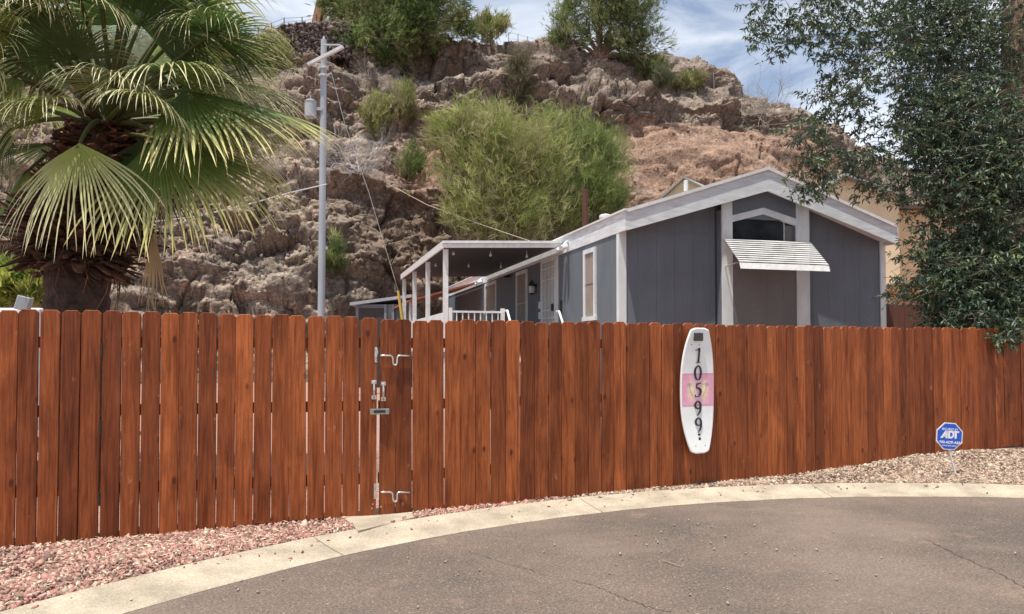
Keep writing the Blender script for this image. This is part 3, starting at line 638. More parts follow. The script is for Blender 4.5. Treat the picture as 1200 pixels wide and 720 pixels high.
A1, A2, AV = worley((Q+warp*1.5)*np.array([.33, .4, .55]), 3); B1, B2, BV = worley((Q+warp*.8)*np.array([.95, 1.1, 1.5]), 13); C1, C2, CV = worley((Q+warp*.4)*np.array([2.4, 2.6, 3.6]), 23)
strata = fbm(np.stack([Q[..., 0]*.12, Q[..., 1]*.2, Q[..., 2]*1.9+.22*Q[..., 0]+big*3], -1), 4, 21)-.5
fade = np.clip(UU, 0, 1)*np.clip((8.6-UU)/.6, 0, 1)
mound = (sstep(690, 740, pxs)*(1-sstep(960, 1050, pxs)))[None]*(1-sstep(3.7, 4.2, UU))
crk = 1-sstep(0, .12, A2-A1); crk2 = 1-sstep(0, .14, B2-B1); crk3 = 1-sstep(0, .16, C2-C1)
pt_ = sstep(.40, .58, fbm(Q*np.array([.22, .3, .3])+44, 3, 90)); fr_ = (.06+.94*steep*(.35+.65*pt_))*.9; pt2 = sstep(.45, .6, fbm(Q*.5+4, 3, 95)); gm = .35+.65*pt2
cliffm = np.exp(-((pxs[None]-488)/85)**4-((UU-1.5)/.62)**4)
low = 1-.5*(1-sstep(1.6, 2.4, UU))*(1-cliffm)
amp = (big*3.4+mid*1.5*(1-.5*mound)+sm*.17*gm*(1-.2*mound)+np.maximum(fr_, .30*gm)*(1-.75*mound)*((AV-.5)*2.3-crk*.40)+fr_*(1-.8*mound)*((BV-.5)*.65+(CV-.5)*.22-crk2*.15-crk3*.05)+strata*1.5*(.12+.88*steep)*(1-mound)*low*(1-.6*cliffm))*fade
amp2 = fbm(Q*7.5, 3, 41, True)-.6
P = P+nrm*(amp+amp2*.09*gm*fade)[..., None]
du = np.gradient(P, axis=0); dx = np.gradient(P, axis=1); nr2 = np.cross(dx, du); nr2 /= np.linalg.norm(nr2, axis=-1, keepdims=True)+1e-9
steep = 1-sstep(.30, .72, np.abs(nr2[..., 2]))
# rock colour, by zone, noise and steepness; steeper faces darker
n_a = fbm(Q*.35+30, 4, 50); n_b = fbm(Q*1.3+60, 4, 60); n_c = fbm(Q*4+10, 3, 70)
c_dust = np.array([.43, .33, .275]); c_dark = np.array([.135, .105, .088]); c_red = np.array([.335, .20, .145]); c_grey = np.array([.33, .275, .245]); c_white = np.array([.52, .47, .42])
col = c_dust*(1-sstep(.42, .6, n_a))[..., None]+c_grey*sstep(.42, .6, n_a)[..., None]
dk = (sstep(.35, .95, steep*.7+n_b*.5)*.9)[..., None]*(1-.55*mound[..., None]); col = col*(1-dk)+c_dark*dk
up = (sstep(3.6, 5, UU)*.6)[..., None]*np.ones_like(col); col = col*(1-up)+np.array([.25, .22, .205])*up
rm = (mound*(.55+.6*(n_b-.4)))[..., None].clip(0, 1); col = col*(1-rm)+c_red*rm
PX = pxs[None]+0*UU
wm = np.exp(-((PX-400)/75)**2-((UU-2.75)/.55)**2)*sstep(.35, .6, n_b)*.9+np.exp(-((PX-330)/70)**2-((UU-1.2)/.8)**2)*.4*sstep(.3, .6, n_b)
wm = wm[..., None].clip(0, 1); col = col*(1-wm)+c_white*wm
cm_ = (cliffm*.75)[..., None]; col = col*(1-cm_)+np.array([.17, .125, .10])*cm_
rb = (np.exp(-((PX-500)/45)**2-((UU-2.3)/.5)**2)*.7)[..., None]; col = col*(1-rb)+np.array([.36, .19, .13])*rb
st2 = sstep(.52, .62, strata+.5)*steep*.35; col = col*(1-st2[..., None])+np.array([.34, .25, .19])*st2[..., None]
col = col*(.66+.68*n_c)[..., None]*np.array([.84, .80, .735])
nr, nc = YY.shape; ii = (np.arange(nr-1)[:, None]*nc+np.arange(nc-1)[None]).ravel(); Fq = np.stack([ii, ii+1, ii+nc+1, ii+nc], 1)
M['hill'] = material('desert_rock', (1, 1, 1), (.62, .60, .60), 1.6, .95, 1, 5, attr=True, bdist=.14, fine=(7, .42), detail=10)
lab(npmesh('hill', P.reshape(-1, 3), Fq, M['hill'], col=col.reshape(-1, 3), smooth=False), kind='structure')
HPx, HPy = project(P); HF = P.reshape(-1, 3); HPx = HPx.ravel(); HPy = HPy.ravel(); vis = (UU.ravel() <= 8.1)
def hill_at(px, py):
    d = (HPx-px)**2+(HPy-py)**2+np.where(vis, 0, 1e6); k = np.argsort(d)[:12]; k = k[np.argmin(HF[k, 1])]; return Vector(HF[k])
# rubble lying on the slope
ix = np.where((HPx > -60) & (HPx < 1260) & (UU.ravel() > .15) & (UU.ravel() < 8))[0]; m_ = 15000; idx = rng.choice(ix, m_); hc = col.reshape(-1, 3)[idx]
inm = (mound*np.ones_like(UU)).ravel()[idx]; cluster = (fbm(HF[idx]*.6, 3, 66) > .47) & (inm < .5); idx = idx[cluster | (rng.random(m_) < .12)]; m_ = len(idx); hc = col.reshape(-1, 3)[idx]
inm = (mound*np.ones_like(UU)).ravel()[idx]; v, f, c = stones(HF[idx]+rng.normal(0, .04, (m_, 3)), .115, [(1, 1, 1), (.8, .78, .76), (1.2, 1.17, 1.15), (.6, .58, .56)], .75, 8); c = c*np.repeat(hc, len(c)//m_, 0)
lab(npmesh('rubble', v, f, M['gravel'], col=c), 'broken rock rubble lying over the desert hillside', 'rubble', kind='stuff')
ix = np.where((HPx > 0) & (HPx < 1000) & (UU.ravel() > 1.8) & (UU.ravel() < 8))[0]; ix = ix[(mound*np.ones_like(UU)).ravel()[ix] < .3]; idx = rng.choice(ix, 130)
v, f, c = stones(HF[idx], .38, [(.22, .17, .145), (.15, .12, .105), (.28, .21, .17)], .7, 9)
lab(npmesh('rock_blocks', v, f, M['hill'], col=c*1.25), 'larger broken rock blocks among the hill ledges', 'rocks', kind='stuff')

# ------------------------------------------------------------------ mobile home
HA = R(15.56); hx, hy = 2.20, 14.84
house = empty('mobile_home', (hx, hy, 0), HA); tag(house, 'slate grey mobile home with white gable fascia and slatted window awning', 'house')
WD = 6.36; LEN = 18.6; ZE = 4.24; ZP = 5.29; FD = .385; OV = .35
def roofz(u): return ZE+(ZP-ZE)*(1-abs(u-WD/2)/(WD/2))
# walls (siding with grooves as real shallow battens gaps)
mb = MB()
def wall_poly(u0, u1, zb, y, th, drop=.10):
    us = [u0]+([WD/2] if u0 < WD/2 < u1 else [])+[u1]
    return [(u0, y, zb), (u1, y, zb)]+[(u, y, roofz(u)-drop) for u in us[::-1]]
def grooved(mb, u0, u1, zb, y, step=.41, first=.2, gw=.004, th=.05):
    a = u0; k = 0; e = [u0]
    x = u0+first
    while x < u1-.05: e.append(x); x += step
    e.append(u1)
    for i in range(len(e)-1):
        s = e[i]+(gw/2 if i else 0); t_ = e[i+1]-(gw/2 if i < len(e)-2 else 0)
        mb.prism(wall_poly(s, t_, zb, y, th), (0, th, 0))
mb.b2((.08, .06, .0), (WD-.08, LEN-.05, 4.0))          # core behind the siding
core = mb
core.prism([(0.08, .06, 3.99), (WD-.08, .06, 3.99), (WD/2, .06, ZP-.14)], (0, LEN-.12, 0))
core.build('wall_core', M['siding'], house)
mb = MB(); grooved(mb, .04, 2.125, .2, .0, first=.33); grooved(mb, 4.26, WD-.04, .2, .0, first=.25)
mb.build('front_wall', M['siding'], house)
# thin lap line near the top of each siding field
mb = MB(); mb.b2((.16, -.006, 3.925), (2.10, .002, 3.935)); mb.b2((4.29, -.006, 3.905), (WD-.16, .002, 3.915)); mb.build('lap_joint', M['siding'], house)
# side wall facing the carport
mb = MB(); v = .02
while v < LEN-.1: mb.b2((-.045, v, .2), (.0, min(v+.405, LEN-.05), ZE-.2)); v += .41
mb.build('side_wall', M['siding'], house)
mb = MB(); mb.b2((WD, 0.02, .2), (WD+.04, LEN, ZE-.2)); mb.build('side_wall', M['siding'], house)
# corner trims
mb = MB(); mb.b2((-.06, -.03, .2), (.10, .10, ZE-.2)); mb.build('corner_trim', M['white'], house)
mb = MB(); mb.b2((WD-.08, -.03, .2), (WD+.06, .10, ZE-.2)); mb.build('corner_trim', M['white'], house)
# centre bay standing proud
BY = -.17; cu0, cu1 = 1.90, 4.56; cl = .30
u2 = 2.20; u3 = 4.26
col_poly = lambda a, b: [(a, BY-.02, .2), (b, BY-.02, .2), (b, BY-.02, roofz(b)-.2), (a, BY-.02, roofz(a)-.2)]
mb = MB(); mb.b2((2.17, BY+.022, .2), (2.43, 0, 4.4)); mb.b2((3.98, BY+.022, .2), (4.28, 0, 4.4)); mb.build('bay_return', M['siding'], house)
mb = MB(); mb.prism(col_poly(2.19, 2.43), (0, .04, 0)); mb.build('bay_column', M['white'], house)
mb = MB(); mb.prism(col_poly(3.98, 4.30), (0, .04, 0)); mb.build('bay_column', M['white'], house)
c0, c1 = 2.43, 3.98; cm = WD/2
mb = MB(); mb.prism([(c0, BY, 4.25), (c1, BY, 4.25), (c1, BY, roofz(c1)-.2), (cm, BY, ZP-.2), (c0, BY, roofz(c0)-.2)], (0, .17, 0)); mb.build('gable_panel', M['siding'], house)
# chevron trim over the window
sb0, st0, pb0, pt0 = 4.16, 4.30, 4.36, 4.50
mb = MB(); mb.prism([(c0, BY-.015, sb0), (cm, BY-.015, pb0), (c1, BY-.015, sb0), (c1, BY-.015, st0), (cm, BY-.015, pt0), (c0, BY-.015, st0)], (0, .08, 0)); mb.build('chevron_trim', M['white'], house)
wz0 = 3.80
mb = MB(); mb.prism([(c0, BY+.07, wz0), (c1, BY+.07, wz0), (c1, BY+.07, sb0+.02), (cm, BY+.07, pb0+.02), (c0, BY+.07, sb0+.02)], (0, .02, 0)); win = mb.build('bay_window', M['glass'], house)
mb = MB(); mb.b2((c0, BY+.02, wz0-.05), (c1, BY+.09, wz0)); mb.b2((c1-.27, BY+.05, wz0), (c1-.245, BY+.068, sb0+.06)); mb.build('window_frame', M['zinc'], win)
mb = MB(); mb.b2((c1-.245, BY+.064, wz0), (c1, BY+.069, sb0+.0)); mb.build('side_pane', material('pale_side_pane', (.16, .155, .155), None, 5, .2), win)
mb = MB(); v = c0
while v < c1-.02: mb.b2((v, BY, .2), (min(v+.408, c1), BY+.15, wz0-.05)); v += .41
mb.build('bay_panel', M['siding_taupe'], house)
# slatted awning
aw0, aw1, az0, az1, ap = 2.21, 4.31, 3.80, 3.24, .58
N_ = 11; mb = MB()
for i in range(N_):
    f = i/N_; y0 = BY-.03-ap*f; z0 = az0-(az0-az1)*f
    mb.prism([(aw0, y0, z0), (aw1, y0, z0), (aw1, y0-.056, z0-.030), (aw0, y0-.056, z0-.030)], (0, .002, .004))
awn = mb.build('awning', material('aged_aluminium', (.62, .62, .63), (.42, .42, .43), 6, .45, stretch=(.5, 1, 1)), house)
mb = MB(); mb.prism([(aw0, BY-.03-ap, az1), (aw1, BY-.03-ap, az1), (aw1, BY-.07-ap, az1-.125), (aw0, BY-.07-ap, az1-.125)], (0, .010, 0)); mb.build('valance', M['whitemetal'], awn)
mb = MB()
for u in (aw0+.04, (aw0+aw1)/2, aw1-.04): mb.tube([(u, BY-.02, az0-.03), (u, BY-.03-ap, az1-.02)], .012, 6)
for u in (aw0+.04, aw1-.04): mb.tube([(u, BY-.02, az1-.02), (u, BY-.0-ap*.95, az1+.02)], .013, 6)
mb.build('awning_arm', M['zinc'], awn)
# gable fascia: two raking boards
for s, nme in ((0, 0), (1, 1)):
    mb = MB(); ua, ub = (-.02, WD/2) if s == 0 else (WD/2, WD+.06)
    y = -OV; za = roofz(ua if s == 0 else WD)+.0; zb_ = ZP
    if s == 0: pl = [(ua, y, ZE-FD), (ub, y, ZP-FD-.085), (ub, y, ZP), (ua, y, ZE)]
    else: pl = [(ua, y, ZP-FD-.085), (ub, y, ZE-FD-.02), (ub, y, ZE-.02), (ua, y, ZP)]
    mb.prism(pl, (0, .045, 0)); mb.build('fascia', M['fascia'], house)
    mb = MB(); off = .035
    if s == 0: pl = [(ua, y-.03, ZE-.03), (ub, y-.03, ZP-.03), (ub, y-.03, ZP+.035), (ua, y-.03, ZE+.035)]
    else: pl = [(ua, y-.03, ZP-.03), (ub, y-.03, ZE-.05), (ub, y-.03, ZE+.015), (ua, y-.03, ZP+.035)]
    mb.prism(pl, (0, .028, 0)); mb.build('drip_edge', M['whitemetal'], house)
mb = MB(); mb.b2((-.065, -OV, ZE-FD), (-.022, LEN, ZE-.0)); mb.build('fascia', M['fascia'], house)
mb = MB(); mb.b2((-.10, -OV-.03, ZE+.0), (-.0, LEN, ZE+.038)); mb.build('drip_edge', M['whitemetal'], house)
mb = MB(); mb.b2((WD+.062, -OV, ZE-FD-.02), (WD+.10, LEN, ZE-.02)); mb.build('fascia', M['fascia'], house)
mb = MB()        # soffit under the overhang
mb.prism([(0, -OV+.05, ZE-FD+.05), (WD/2, -OV+.05, ZP-FD+.05), (WD/2, -OV+.05, ZP-FD+.08), (0, -OV+.05, ZE-FD+.08)], (0, OV-.01, 0))
mb.prism([(WD/2, -OV+.05, ZP-FD+.05), (WD, -OV+.05, ZE-FD+.05), (WD, -OV+.05, ZE-FD+.08), (WD/2, -OV+.05, ZP-FD+.08)], (0, OV-.01, 0)); mb.build('soffit', M['white'], house)
mb = MB(); mb.prism([(-.08, -OV+.0, ZE+.002), (WD/2, -OV, ZP+.002), (WD+.08, -OV, ZE+.002), (WD+.08, -OV, ZE+.03), (WD/2, -OV, ZP+.034), (-.08, -OV, ZE+.03)], (0, LEN+OV, 0)); roof = mb.build('roof', M['shingle'], house)
for u, vv, h, r in ((.50, 2.0, .20, .14), (.56, 3.6, .10, .13)):
    mb = MB(); z = roofz(u); mb.lathe((u, vv, z), [(r*.55, 0), (r*.55, h*.55), (r, h*.6), (r*1.02, h*.85), (r*.7, h), (.01, h+.02)], 18); mb.build('roof_vent', M['whitemetal'], roof, smooth=False)
mb = MB(); mb.tube([(2.29, 1.5, roofz(2.29)), (2.29, 1.5, roofz(2.29)+.40)], .05, 12); mb.build('vent_pipe', M['whitemetal'], roof)
# side windows and doors (outside face of side wall is u=-.045)
def side_window(v0, v1, z0, z1, name='window', sill=True):
    mb = MB(); t = .10; o = -.085
    for a, b in (((o, v0, z0), (-.03, v0+t, z1)), ((o, v1-t, z0), (-.03, v1, z1)), ((o, v0+t, z1-t), (-.03, v1-t, z1)), ((o-.02, v0-.03, z0-.06), (-.03, v1+.03, z0+.03))): mb.b2(a, b)
    w = mb.build(name, M['white'], house)
    mb = MB(); mb.b2((-.062, v0+t, z0+.03), (-.047, v1-t, z1-t)); mb.build('blind', M['blind'], w)
    mb = MB(); mb.b2((-.07, v0+t, (z0+z1)/2-.015), (-.063, v1-t, (z0+z1)/2+.015)); mb.build('sash', M['zinc'], w)
side_window(1.20, 1.92, 2.20, 3.74); side_window(6.36, 7.5, 1.9, 3.80); side_window(9.9, 11.5, 2.8, 3.80)
# security door
mb = MB()
for a, b in (((-.10, 3.72, 1.45), (-.03, 3.86, 3.86)), ((-.10, 4.90, 1.45), (-.03, 5.02, 3.86)), ((-.10, 3.86, 3.76), (-.03, 4.90, 3.86))): mb.b2(a, b)
dr = mb.build('security_door', M['white'], house)
mb = MB(); mb.b2((-.058, 3.86, 1.45), (-.047, 4.90, 3.76)); mb.build('door_leaf', material('beige_door', (.34, .30, .27), None, 4, .6), dr)
mb = MB(); k = 3.92
while k < 4.9: mb.b2((-.095, k, 1.5), (-.075, k+.022, 3.74)); k += .115
for z in (1.6, 2.3, 2.5, 3.3, 3.6): mb.b2((-.098, 3.86, z), (-.072, 4.90, z+.03))
mb.build('door_bars', M['white'], dr)
mb = MB(); mb.b2((-.14, 3.92, 2.48), (-.10, 4.02, 2.66)); mb.build('door_handle', M['dark'], dr)
# wall lantern, house plates, doorbell, cameras
mb = MB(); mb.b2((-.12, 5.52, 3.22), (-.045, 5.60, 3.30)); mb.lathe((-.17, 5.56, 3.0), [(.02, 0), (.075, .03), (.085, .26), (.10, .28), (.03, .38), (.01, .42)], 6); wl = mb.build('wall_lantern', M['dark'], house)
mb = MB(); mb.lathe((-.17, 5.56, 3.05), [(.078, 0), (.088, .18)], 6); mb.build('lantern_glass', material('lantern_glass', (.5, .5, .45), None, 4, .2), wl)
for z in (2.05, 2.32, 2.6): mb = MB(); mb.b2((-.07, 5.12, z), (-.046, 5.30, z+.19)); mb.build('wall_plate', M['whitemetal'], house)
mb = MB(); mb.b2((-.08, 3.42, 2.42), (-.046, 3.52, 2.72)); mb.build('doorbell', M['dark'], house)
def camera_thing(v, z, u=-.09):
    mb = MB(); mb.lathe((u, v, z), [(.05, 0), (.06, .05), (.03, .07)], 10); mb.tube([(u, v, z+.02), (u-.1, v-.05, z-.04)], .035, 8)
    mb.tube([(u-.02, v-.02, z-.06), (u-.20, v-.16, z-.13)], .062, 12); mb.tube([(u-.04, v+.10, z-.06), (u-.2, v+.12, z-.16)], .055, 12)
    return mb.build('floodlight_camera', M['whitemetal'], house)
camera_thing(2.95, ZE-.20, -.10); camera_thing(11.9, ZE-.25, -.10)
mb = MB(); mb.tube([(-.09, 8.3, ZE-.46), (-.26, 8.1, ZE-.50)], .05, 10); mb.build('bullet_camera', M['dark'], house)
# carport / porch cover
cp = empty('porch_cover', (hx, hy, 0), HA)
bpy.data.objects.remove(cp)
v0, v1, uo, zi, zo = 3.28, 11.2, -3.04, 4.14, 4.03
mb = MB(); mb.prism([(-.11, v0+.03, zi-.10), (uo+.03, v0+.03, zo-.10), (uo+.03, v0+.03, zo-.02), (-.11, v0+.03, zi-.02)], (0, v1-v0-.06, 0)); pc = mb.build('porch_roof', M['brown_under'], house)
mb = MB(); mb.prism([(-.11, v0+.02, zi-.015), (uo+.02, v0+.02, zo-.015), (uo+.02, v0+.02, zo), (-.11, v0+.02, zi)], (0, v1-v0-.04, 0)); mb.build('roof_sheet', M['whitemetal'], pc)
mb = MB(); 
mb.prism([(-.11, v0-.02, zi-.15), (uo, v0-.02, zo-.15), (uo, v0-.02, zo-.055), (-.11, v0-.02, zi-.055)], (0, .04, 0))
mb.prism([(-.11, v0-.045, zi-.05), (uo-.02, v0-.045, zo-.05), (uo-.02, v0-.045, zo+.012), (-.11, v0-.045, zi+.012)], (0, .065, 0)); mb.build('front_gutter', M['whitemetal'], pc)
mb = MB(); mb.prism([(uo-.02, v0+.02, zo-.16), (uo+.02, v0+.02, zo-.16), (uo+.02, v0+.02, zo+.01), (uo-.02, v0+.02, zo+.01)], (0, v1-v0-.02, 0)); mb.build('side_gutter', M['whitemetal'], pc)
for v in (v0+.12, v0+2.75, v0+5.3, v0+7.75):
    mb = MB(); mb.b2((uo+.035, v, .05), (uo+.145, v+.10, zo-.16)); mb.build('porch_post', M['whitemetal'], house)
for k in range(6):        # dim bulbs on a string
    u = -.7-(k % 3)*.95; v = v0+1.0+2.6*(k//3)
    mb = MB(); z = zi-.24; mb.tube([(u, v, z+.13), (u, v, z+.02)], .008, 5); mb.lathe((u, v, z-.06), [(.004, 0), (.032, .02), (.036, .045), (.02, .09)], 8); mb.build('hanging_bulb', M['whitemetal'], pc)
# porch deck, rails, steps
fz = 1.45
mb = MB(); mb.b2((uo, v0+.1, fz-.15), (-.06, v1, fz)); dk_ = mb.build('porch_deck', M['shed'], house)
def rail(a, b, n, name='porch_railing', z0=fz+.1, z1=fz+.95):
    mb = MB(); a = Vector(a); b = Vector(b); mb.tube([a+Vector((0, 0, z1)), b+Vector((0, 0, z1))], .032, 4); mb.tube([a+Vector((0, 0, z0)), b+Vector((0, 0, z0))], .025, 4)
    for k in range(n): p = a+(b-a)*(k+.5)/n; mb.b2((p.x-.013, p.y-.013, z0), (p.x+.013, p.y+.013, z1))
    mb.build(name, M['whitemetal'], house)
rail((uo+.14, v0+.17, 0), (-1.60, v0+.17, 0), 9)
for u, v in ((-1.56, v0+.17), (uo+.2, v0+.17)):
    mb = MB(); mb.b2((u-.045, v-.045, fz-.3), (u+.045, v+.045, fz+1.04)); mb.build('newel_post', M['whitemetal'], house)
mb = MB(); mb.b2((uo+.05, v0+.24, fz+.0), (uo+.10, v0+2.72, fz+.93)); mb.b2((uo+.05, v0+2.9, fz+.0), (uo+.10, v0+5.28, fz+.93)); mb.b2((uo+.05, v0+5.42, fz), (uo+.10, v0+7.7, fz+.93)); mb.build('side_panel', M['white'], house)
for u in (-1.50, -.20):
    mb = MB(); mb.tube([(u, v0+.1, fz+.98), (u, v0-.05, fz+.98), (u, v0-1.2, fz-.25)], .028, 8); mb.tube([(u, v0-1.1, fz-.2), (u, v0-1.1, 0.05)], .025, 6); mb.build('step_handrail', M['whitemetal'], house)
mb = MB()
for k in range(5): mb.b2((-1.45, v0+.08-.28*(k+1), 0.05), (-.25, v0+.08-.28*k-.002, fz-.26*(k+1)+.0))
mb.build('porch_steps', M['concrete'], house)
# rear rust red cover on the same wall
mb = MB(); mb.prism([(-.10, 12.0, 3.92), (-2.7, 12.0, 3.16), (-2.7, 12.0, 3.22), (-.10, 12.0, 3.98)], (0, 5.0, 0)); rc = mb.build('rear_cover', M['rust'], house)
for v in (12.1, 14.4, 16.8): mb = MB(); mb.b2((-2.64, v, .05), (-2.56, v+.08, 3.18)); mb.build('cover_post', M['whitemetal'], rc)

# ------------------------------------------------------------------ shed
p0 = at(414, 376, 30); sx0 = p0.x; sx1 = at(480, 376, 30).x
sh = wroot('shed', (sx0+1, 30, 0), 'low blue-grey shed with dark doorway behind the porch posts', 'shed'); zt = at(440, 357, 30).z
mb = MB(); mb.b2((sx0+.1, 30, 0), (sx1, 33, zt)); mb.build('wall', M['shed'], sh)
mb = MB(); mb.prism([(sx0-.1, 29.8, zt-.05), (sx1+.1, 29.8, zt+.28), (sx1+.1, 29.8, zt+.40), (sx0-.1, 29.8, zt+.07)], (0, 3.5, 0)); mb.build('roof', M['pole'], sh)
mb = MB(); a = at(420, 376, 29.9).x; b = at(449, 376, 29.9).x; mb.b2((a, 29.93, 0), (b, 29.99, zt-.15)); mb.build('door', M['shedd'], sh)
for k in range(3):
    mb = MB(); q = at(450+k*9, 376, 29.9).x; mb.b2((q, 29.9, 0), (q+.1, 29.985, zt)); mb.build('batten', M['shed'], sh)

# ------------------------------------------------------------------ neighbours' yellow houses
def gable_house(name, label, x0, x1, y0, y1, ze, zp, xp=None, ov=.35, base=0, rz=0):
    xp = (x0+x1)/2 if xp is None else xp
    r = wroot(name, ((x0+x1)/2, y0, 0), label, 'house'); r.rotation_euler = (0, 0, rz)
    mb = MB(); mb.prism([(x0, y0, base), (x1, y0, base), (x1, y0, ze), (xp, y0, zp), (x0, y0, ze)], (0, y1-y0, 0)); mb.build('wall', M['stucco'], r)
    s1 = (zp-ze)/(xp-x0); s2 = (zp-ze)/(x1-xp); o = ov
    mb = MB(); mb.prism([(x0-o, y0-o, ze-s1*o), (xp, y0-o, zp), (x1+o, y0-o, ze-s2*o), (x1+o, y0-o, ze-s2*o+.07), (xp, y0-o, zp+.08), (x0-o, y0-o, ze-s1*o+.07)], (0, y1-y0+2*o, 0)); rf_ = mb.build('roof', M['shingle'], r)
    mb = MB(); mb.prism([(x0-o, y0-o-.04, ze-s1*o-.10), (xp, y0-o-.04, zp-.10), (x1+o, y0-o-.04, ze-s2*o-.14), (x1+o, y0-o-.04, ze-s2*o+.055), (xp, y0-o-.04, zp+.065), (x0-o, y0-o-.04, ze-s1*o+.055)], (0, .035, 0)); mb.build('fascia', M['stuccotrim'], rf_)
    return r
M['stuccotrim'] = material('cream_trim', (.80, .66, .47), (.7, .57, .4), 4, .6)
YA = 24; ap_ = at(985, 205, YA); xl = at(960, 228, YA); xr = at(1046, 250, YA)
nb = gable_house('stucco_house', 'yellow stucco house with brown roof line half hidden behind the right tree', ap_.x-1.0, ap_.x+1.9, YA, YA+9, at(960, 226, YA).z-.2, ap_.z-.1, ap_.x)
w0 = at(1030, 250, YA+2); w1 = at(1150, 240, YA+2)
mb = MB(); mb.b2((w0.x-1.2, YA+2, 0), (19, YA+10, w1.z-.2)); mb.build('wing_wall', M['stucco'], nb)
M['tile'] = material('dark_brown_roof', (.12, .07, .055), (.07, .045, .04), 9, .8, .5, 30)
mb = MB(); mb.prism([(w0.x-1.2, YA+1.4, w1.z-.25), (w0.x-1.2, YA+1.4, w1.z-.1), (w0.x-1.2, YA+6, w1.z+.25), (w0.x-1.2, YA+6, w1.z+.1)], (11, 0, 0)); mb.build('wing_roof', M['tile'], nb)
mb = MB(); a = at(1034, 345, YA-.4); b = at(1090, 334, YA-.4); mb.b2((a.x, YA-.5, a.z), (b.x+3, YA+1.9, b.z)); mb.build('deck_band', material('orange_brown_deck', (.36, .17, .06), None, 6, .7), nb)
mb = MB(); mb.b2((ap_.x+2.0, YA+.8, 0), (19, YA+1.9, a.z)); mb.build('lower_wall', material('pale_pink_wall', (.66, .50, .42), None, 4, .8), nb)
mb = MB(); c_ = at(1110, 300, YA+1.98); mb.b2((c_.x-.6, YA+1.94, c_.z-.7), (c_.x+.6, YA+1.99, c_.z+.6)); mb.build('window', M['glass'], nb)
YB = 35; a = at(803, 207, YB)
gable_house('stucco_house', 'pale yellow gabled house end just showing over the grey house roof', a.x-1.5, a.x+1.7, YB, YB+5, a.z-1.15, a.z-.1, a.x, .2, 0, R(-38))
nb2 = MB(); 
# back fence by the right
bf = wroot('board_fence', (10, 17, 0), 'dark red-brown board fence between the grey house and the yellow house', 'fence')
mb = MB(); zt = at(1060, 357, 17).z; x = 8.55
while x < 15: picket(mb, Vector((x, 17)), Vector((1, 0)), Vector((0, -1)), .137, .1, zt+random.gauss(0, .01)); x += .142
mb.build('picket_panel', material('dark_cedar', (.13, .045, .028), (.08, .03, .02), 4, .7, stretch=(1, 1, .2)), bf)
mb = MB(); mb.b2((8.5, 17.02, .8), (15, 17.06, .9)); mb.b2((8.5, 17.02, 1.9), (15, 17.06, 2.0)); mb.build('rail', M['post'], bf)
# house and railings at the top of the hill
ht = hill_at(385, 42); Yt = ht.y+2.5
tr_ = wroot('hilltop_house', (at(378, 20, Yt).x, Yt, ht.z), 'tan house corner with brown eave at the hill top beside the trees', 'house')
mb = MB(); q0 = at(372, 30, Yt); q1 = at(372, -60, Yt); mb.prism([(at(376, 30, Yt).x, Yt, q0.z-1.5), (at(480, 30, Yt).x, Yt, q0.z-1.5), (at(480, 30, Yt).x, Yt, q1.z), (at(384, 30, Yt).x, Yt, q1.z)], (0, 6, 0)); mb.build('wall', material('tan_stucco', (.46, .36, .27), (.4, .31, .23), 3, .9), tr_)
mb = MB(); mb.prism([at(365, 26, Yt-.2), at(374, 26, Yt-.2), at(388, -40, Yt-.2), at(380, -40, Yt-.2)], (0, 5, 0)); mb.build('brown_pier', material('brown_pier', (.30, .16, .09), None, 3, .8), tr_)
mb = MB(); a = at(383, 29, Yt-.1); b = at(389, 8, Yt-.1); mb.b2((a.x, Yt-.08, a.z), (b.x, Yt-.01, b.z)); mb.build('window', M['whitemetal'], tr_)
# dark stone retaining wall
Yw = hill_at(350, 50).y-.5
rw = wroot('retaining_wall', (at(350, 45, Yw).x, Yw, at(350, 48, Yw).z), 'dark dry-stone retaining wall along the hill top left of the trees', 'wall')
mb = MB(); pl = [at(262, 62, Yw), at(300, 47, Yw), at(330, 30, Yw), at(352, 27, Yw), at(410, 27, Yw), at(410, 64, Yw), at(330, 68, Yw), at(262, 78, Yw)]; mb.prism(pl, (0, .9, 0)); mb.build('core', M['tar'], rw)
pp = []; 
for k in range(2600):
    px = random.uniform(262, 410); py = random.uniform(26, 68); top = np.interp(px, [262, 300, 330, 352, 410], [62, 47, 30, 27, 27])
    if py > top: pp.append(at(px, py, Yw-.03+random.uniform(-.1, .1))[:])
v, f, c = stones(np.array(pp), .15, [(.11, .085, .075), (.07, .058, .055), (.15, .115, .10), (.19, .15, .13)], .8, 14); o = npmesh('stone_facing', v, f, M['gravel'], rw, col=c)
def wire_fence(name, label, pxs_, Y, top, bot, mat):
    r = wroot(name, at(pxs_[0], bot[0], Y)[:], label, 'railing')
    for px, a, b in zip(pxs_, top, bot): mb = MB(); mb.tube([at(px, b, Y), at(px, a, Y)], .035, 6); mb.build('post', mat, r)
    mb = MB()
    for f in (0, .5): mb.tube([at(px, a+(b-a)*f+.5, Y) for px, a, b in zip(pxs_, top, bot)], .014, 5)
    mb.build('rail', mat, r)
wire_fence('hilltop_railing', 'thin dark railing on top of the stone retaining wall', [303, 318, 333, 354, 371], Yw+.4, [31, 27, 21, 20, 17], [47, 40, 31, 28, 27], M['post'])
hr = hill_at(620, 52)
wire_fence('hilltop_railing', 'thin grey railing at the hill top between the green trees', [596, 607, 618, 628, 639, 645], hr.y+1.5, [38, 40, 43, 46, 50, 53], [52, 52, 53, 56, 58, 60], M['pole'])
gw = wroot('garden_wall', at(618, 55, hr.y+2)[:], 'low grey wall under the thin railing at the hill top', 'wall')
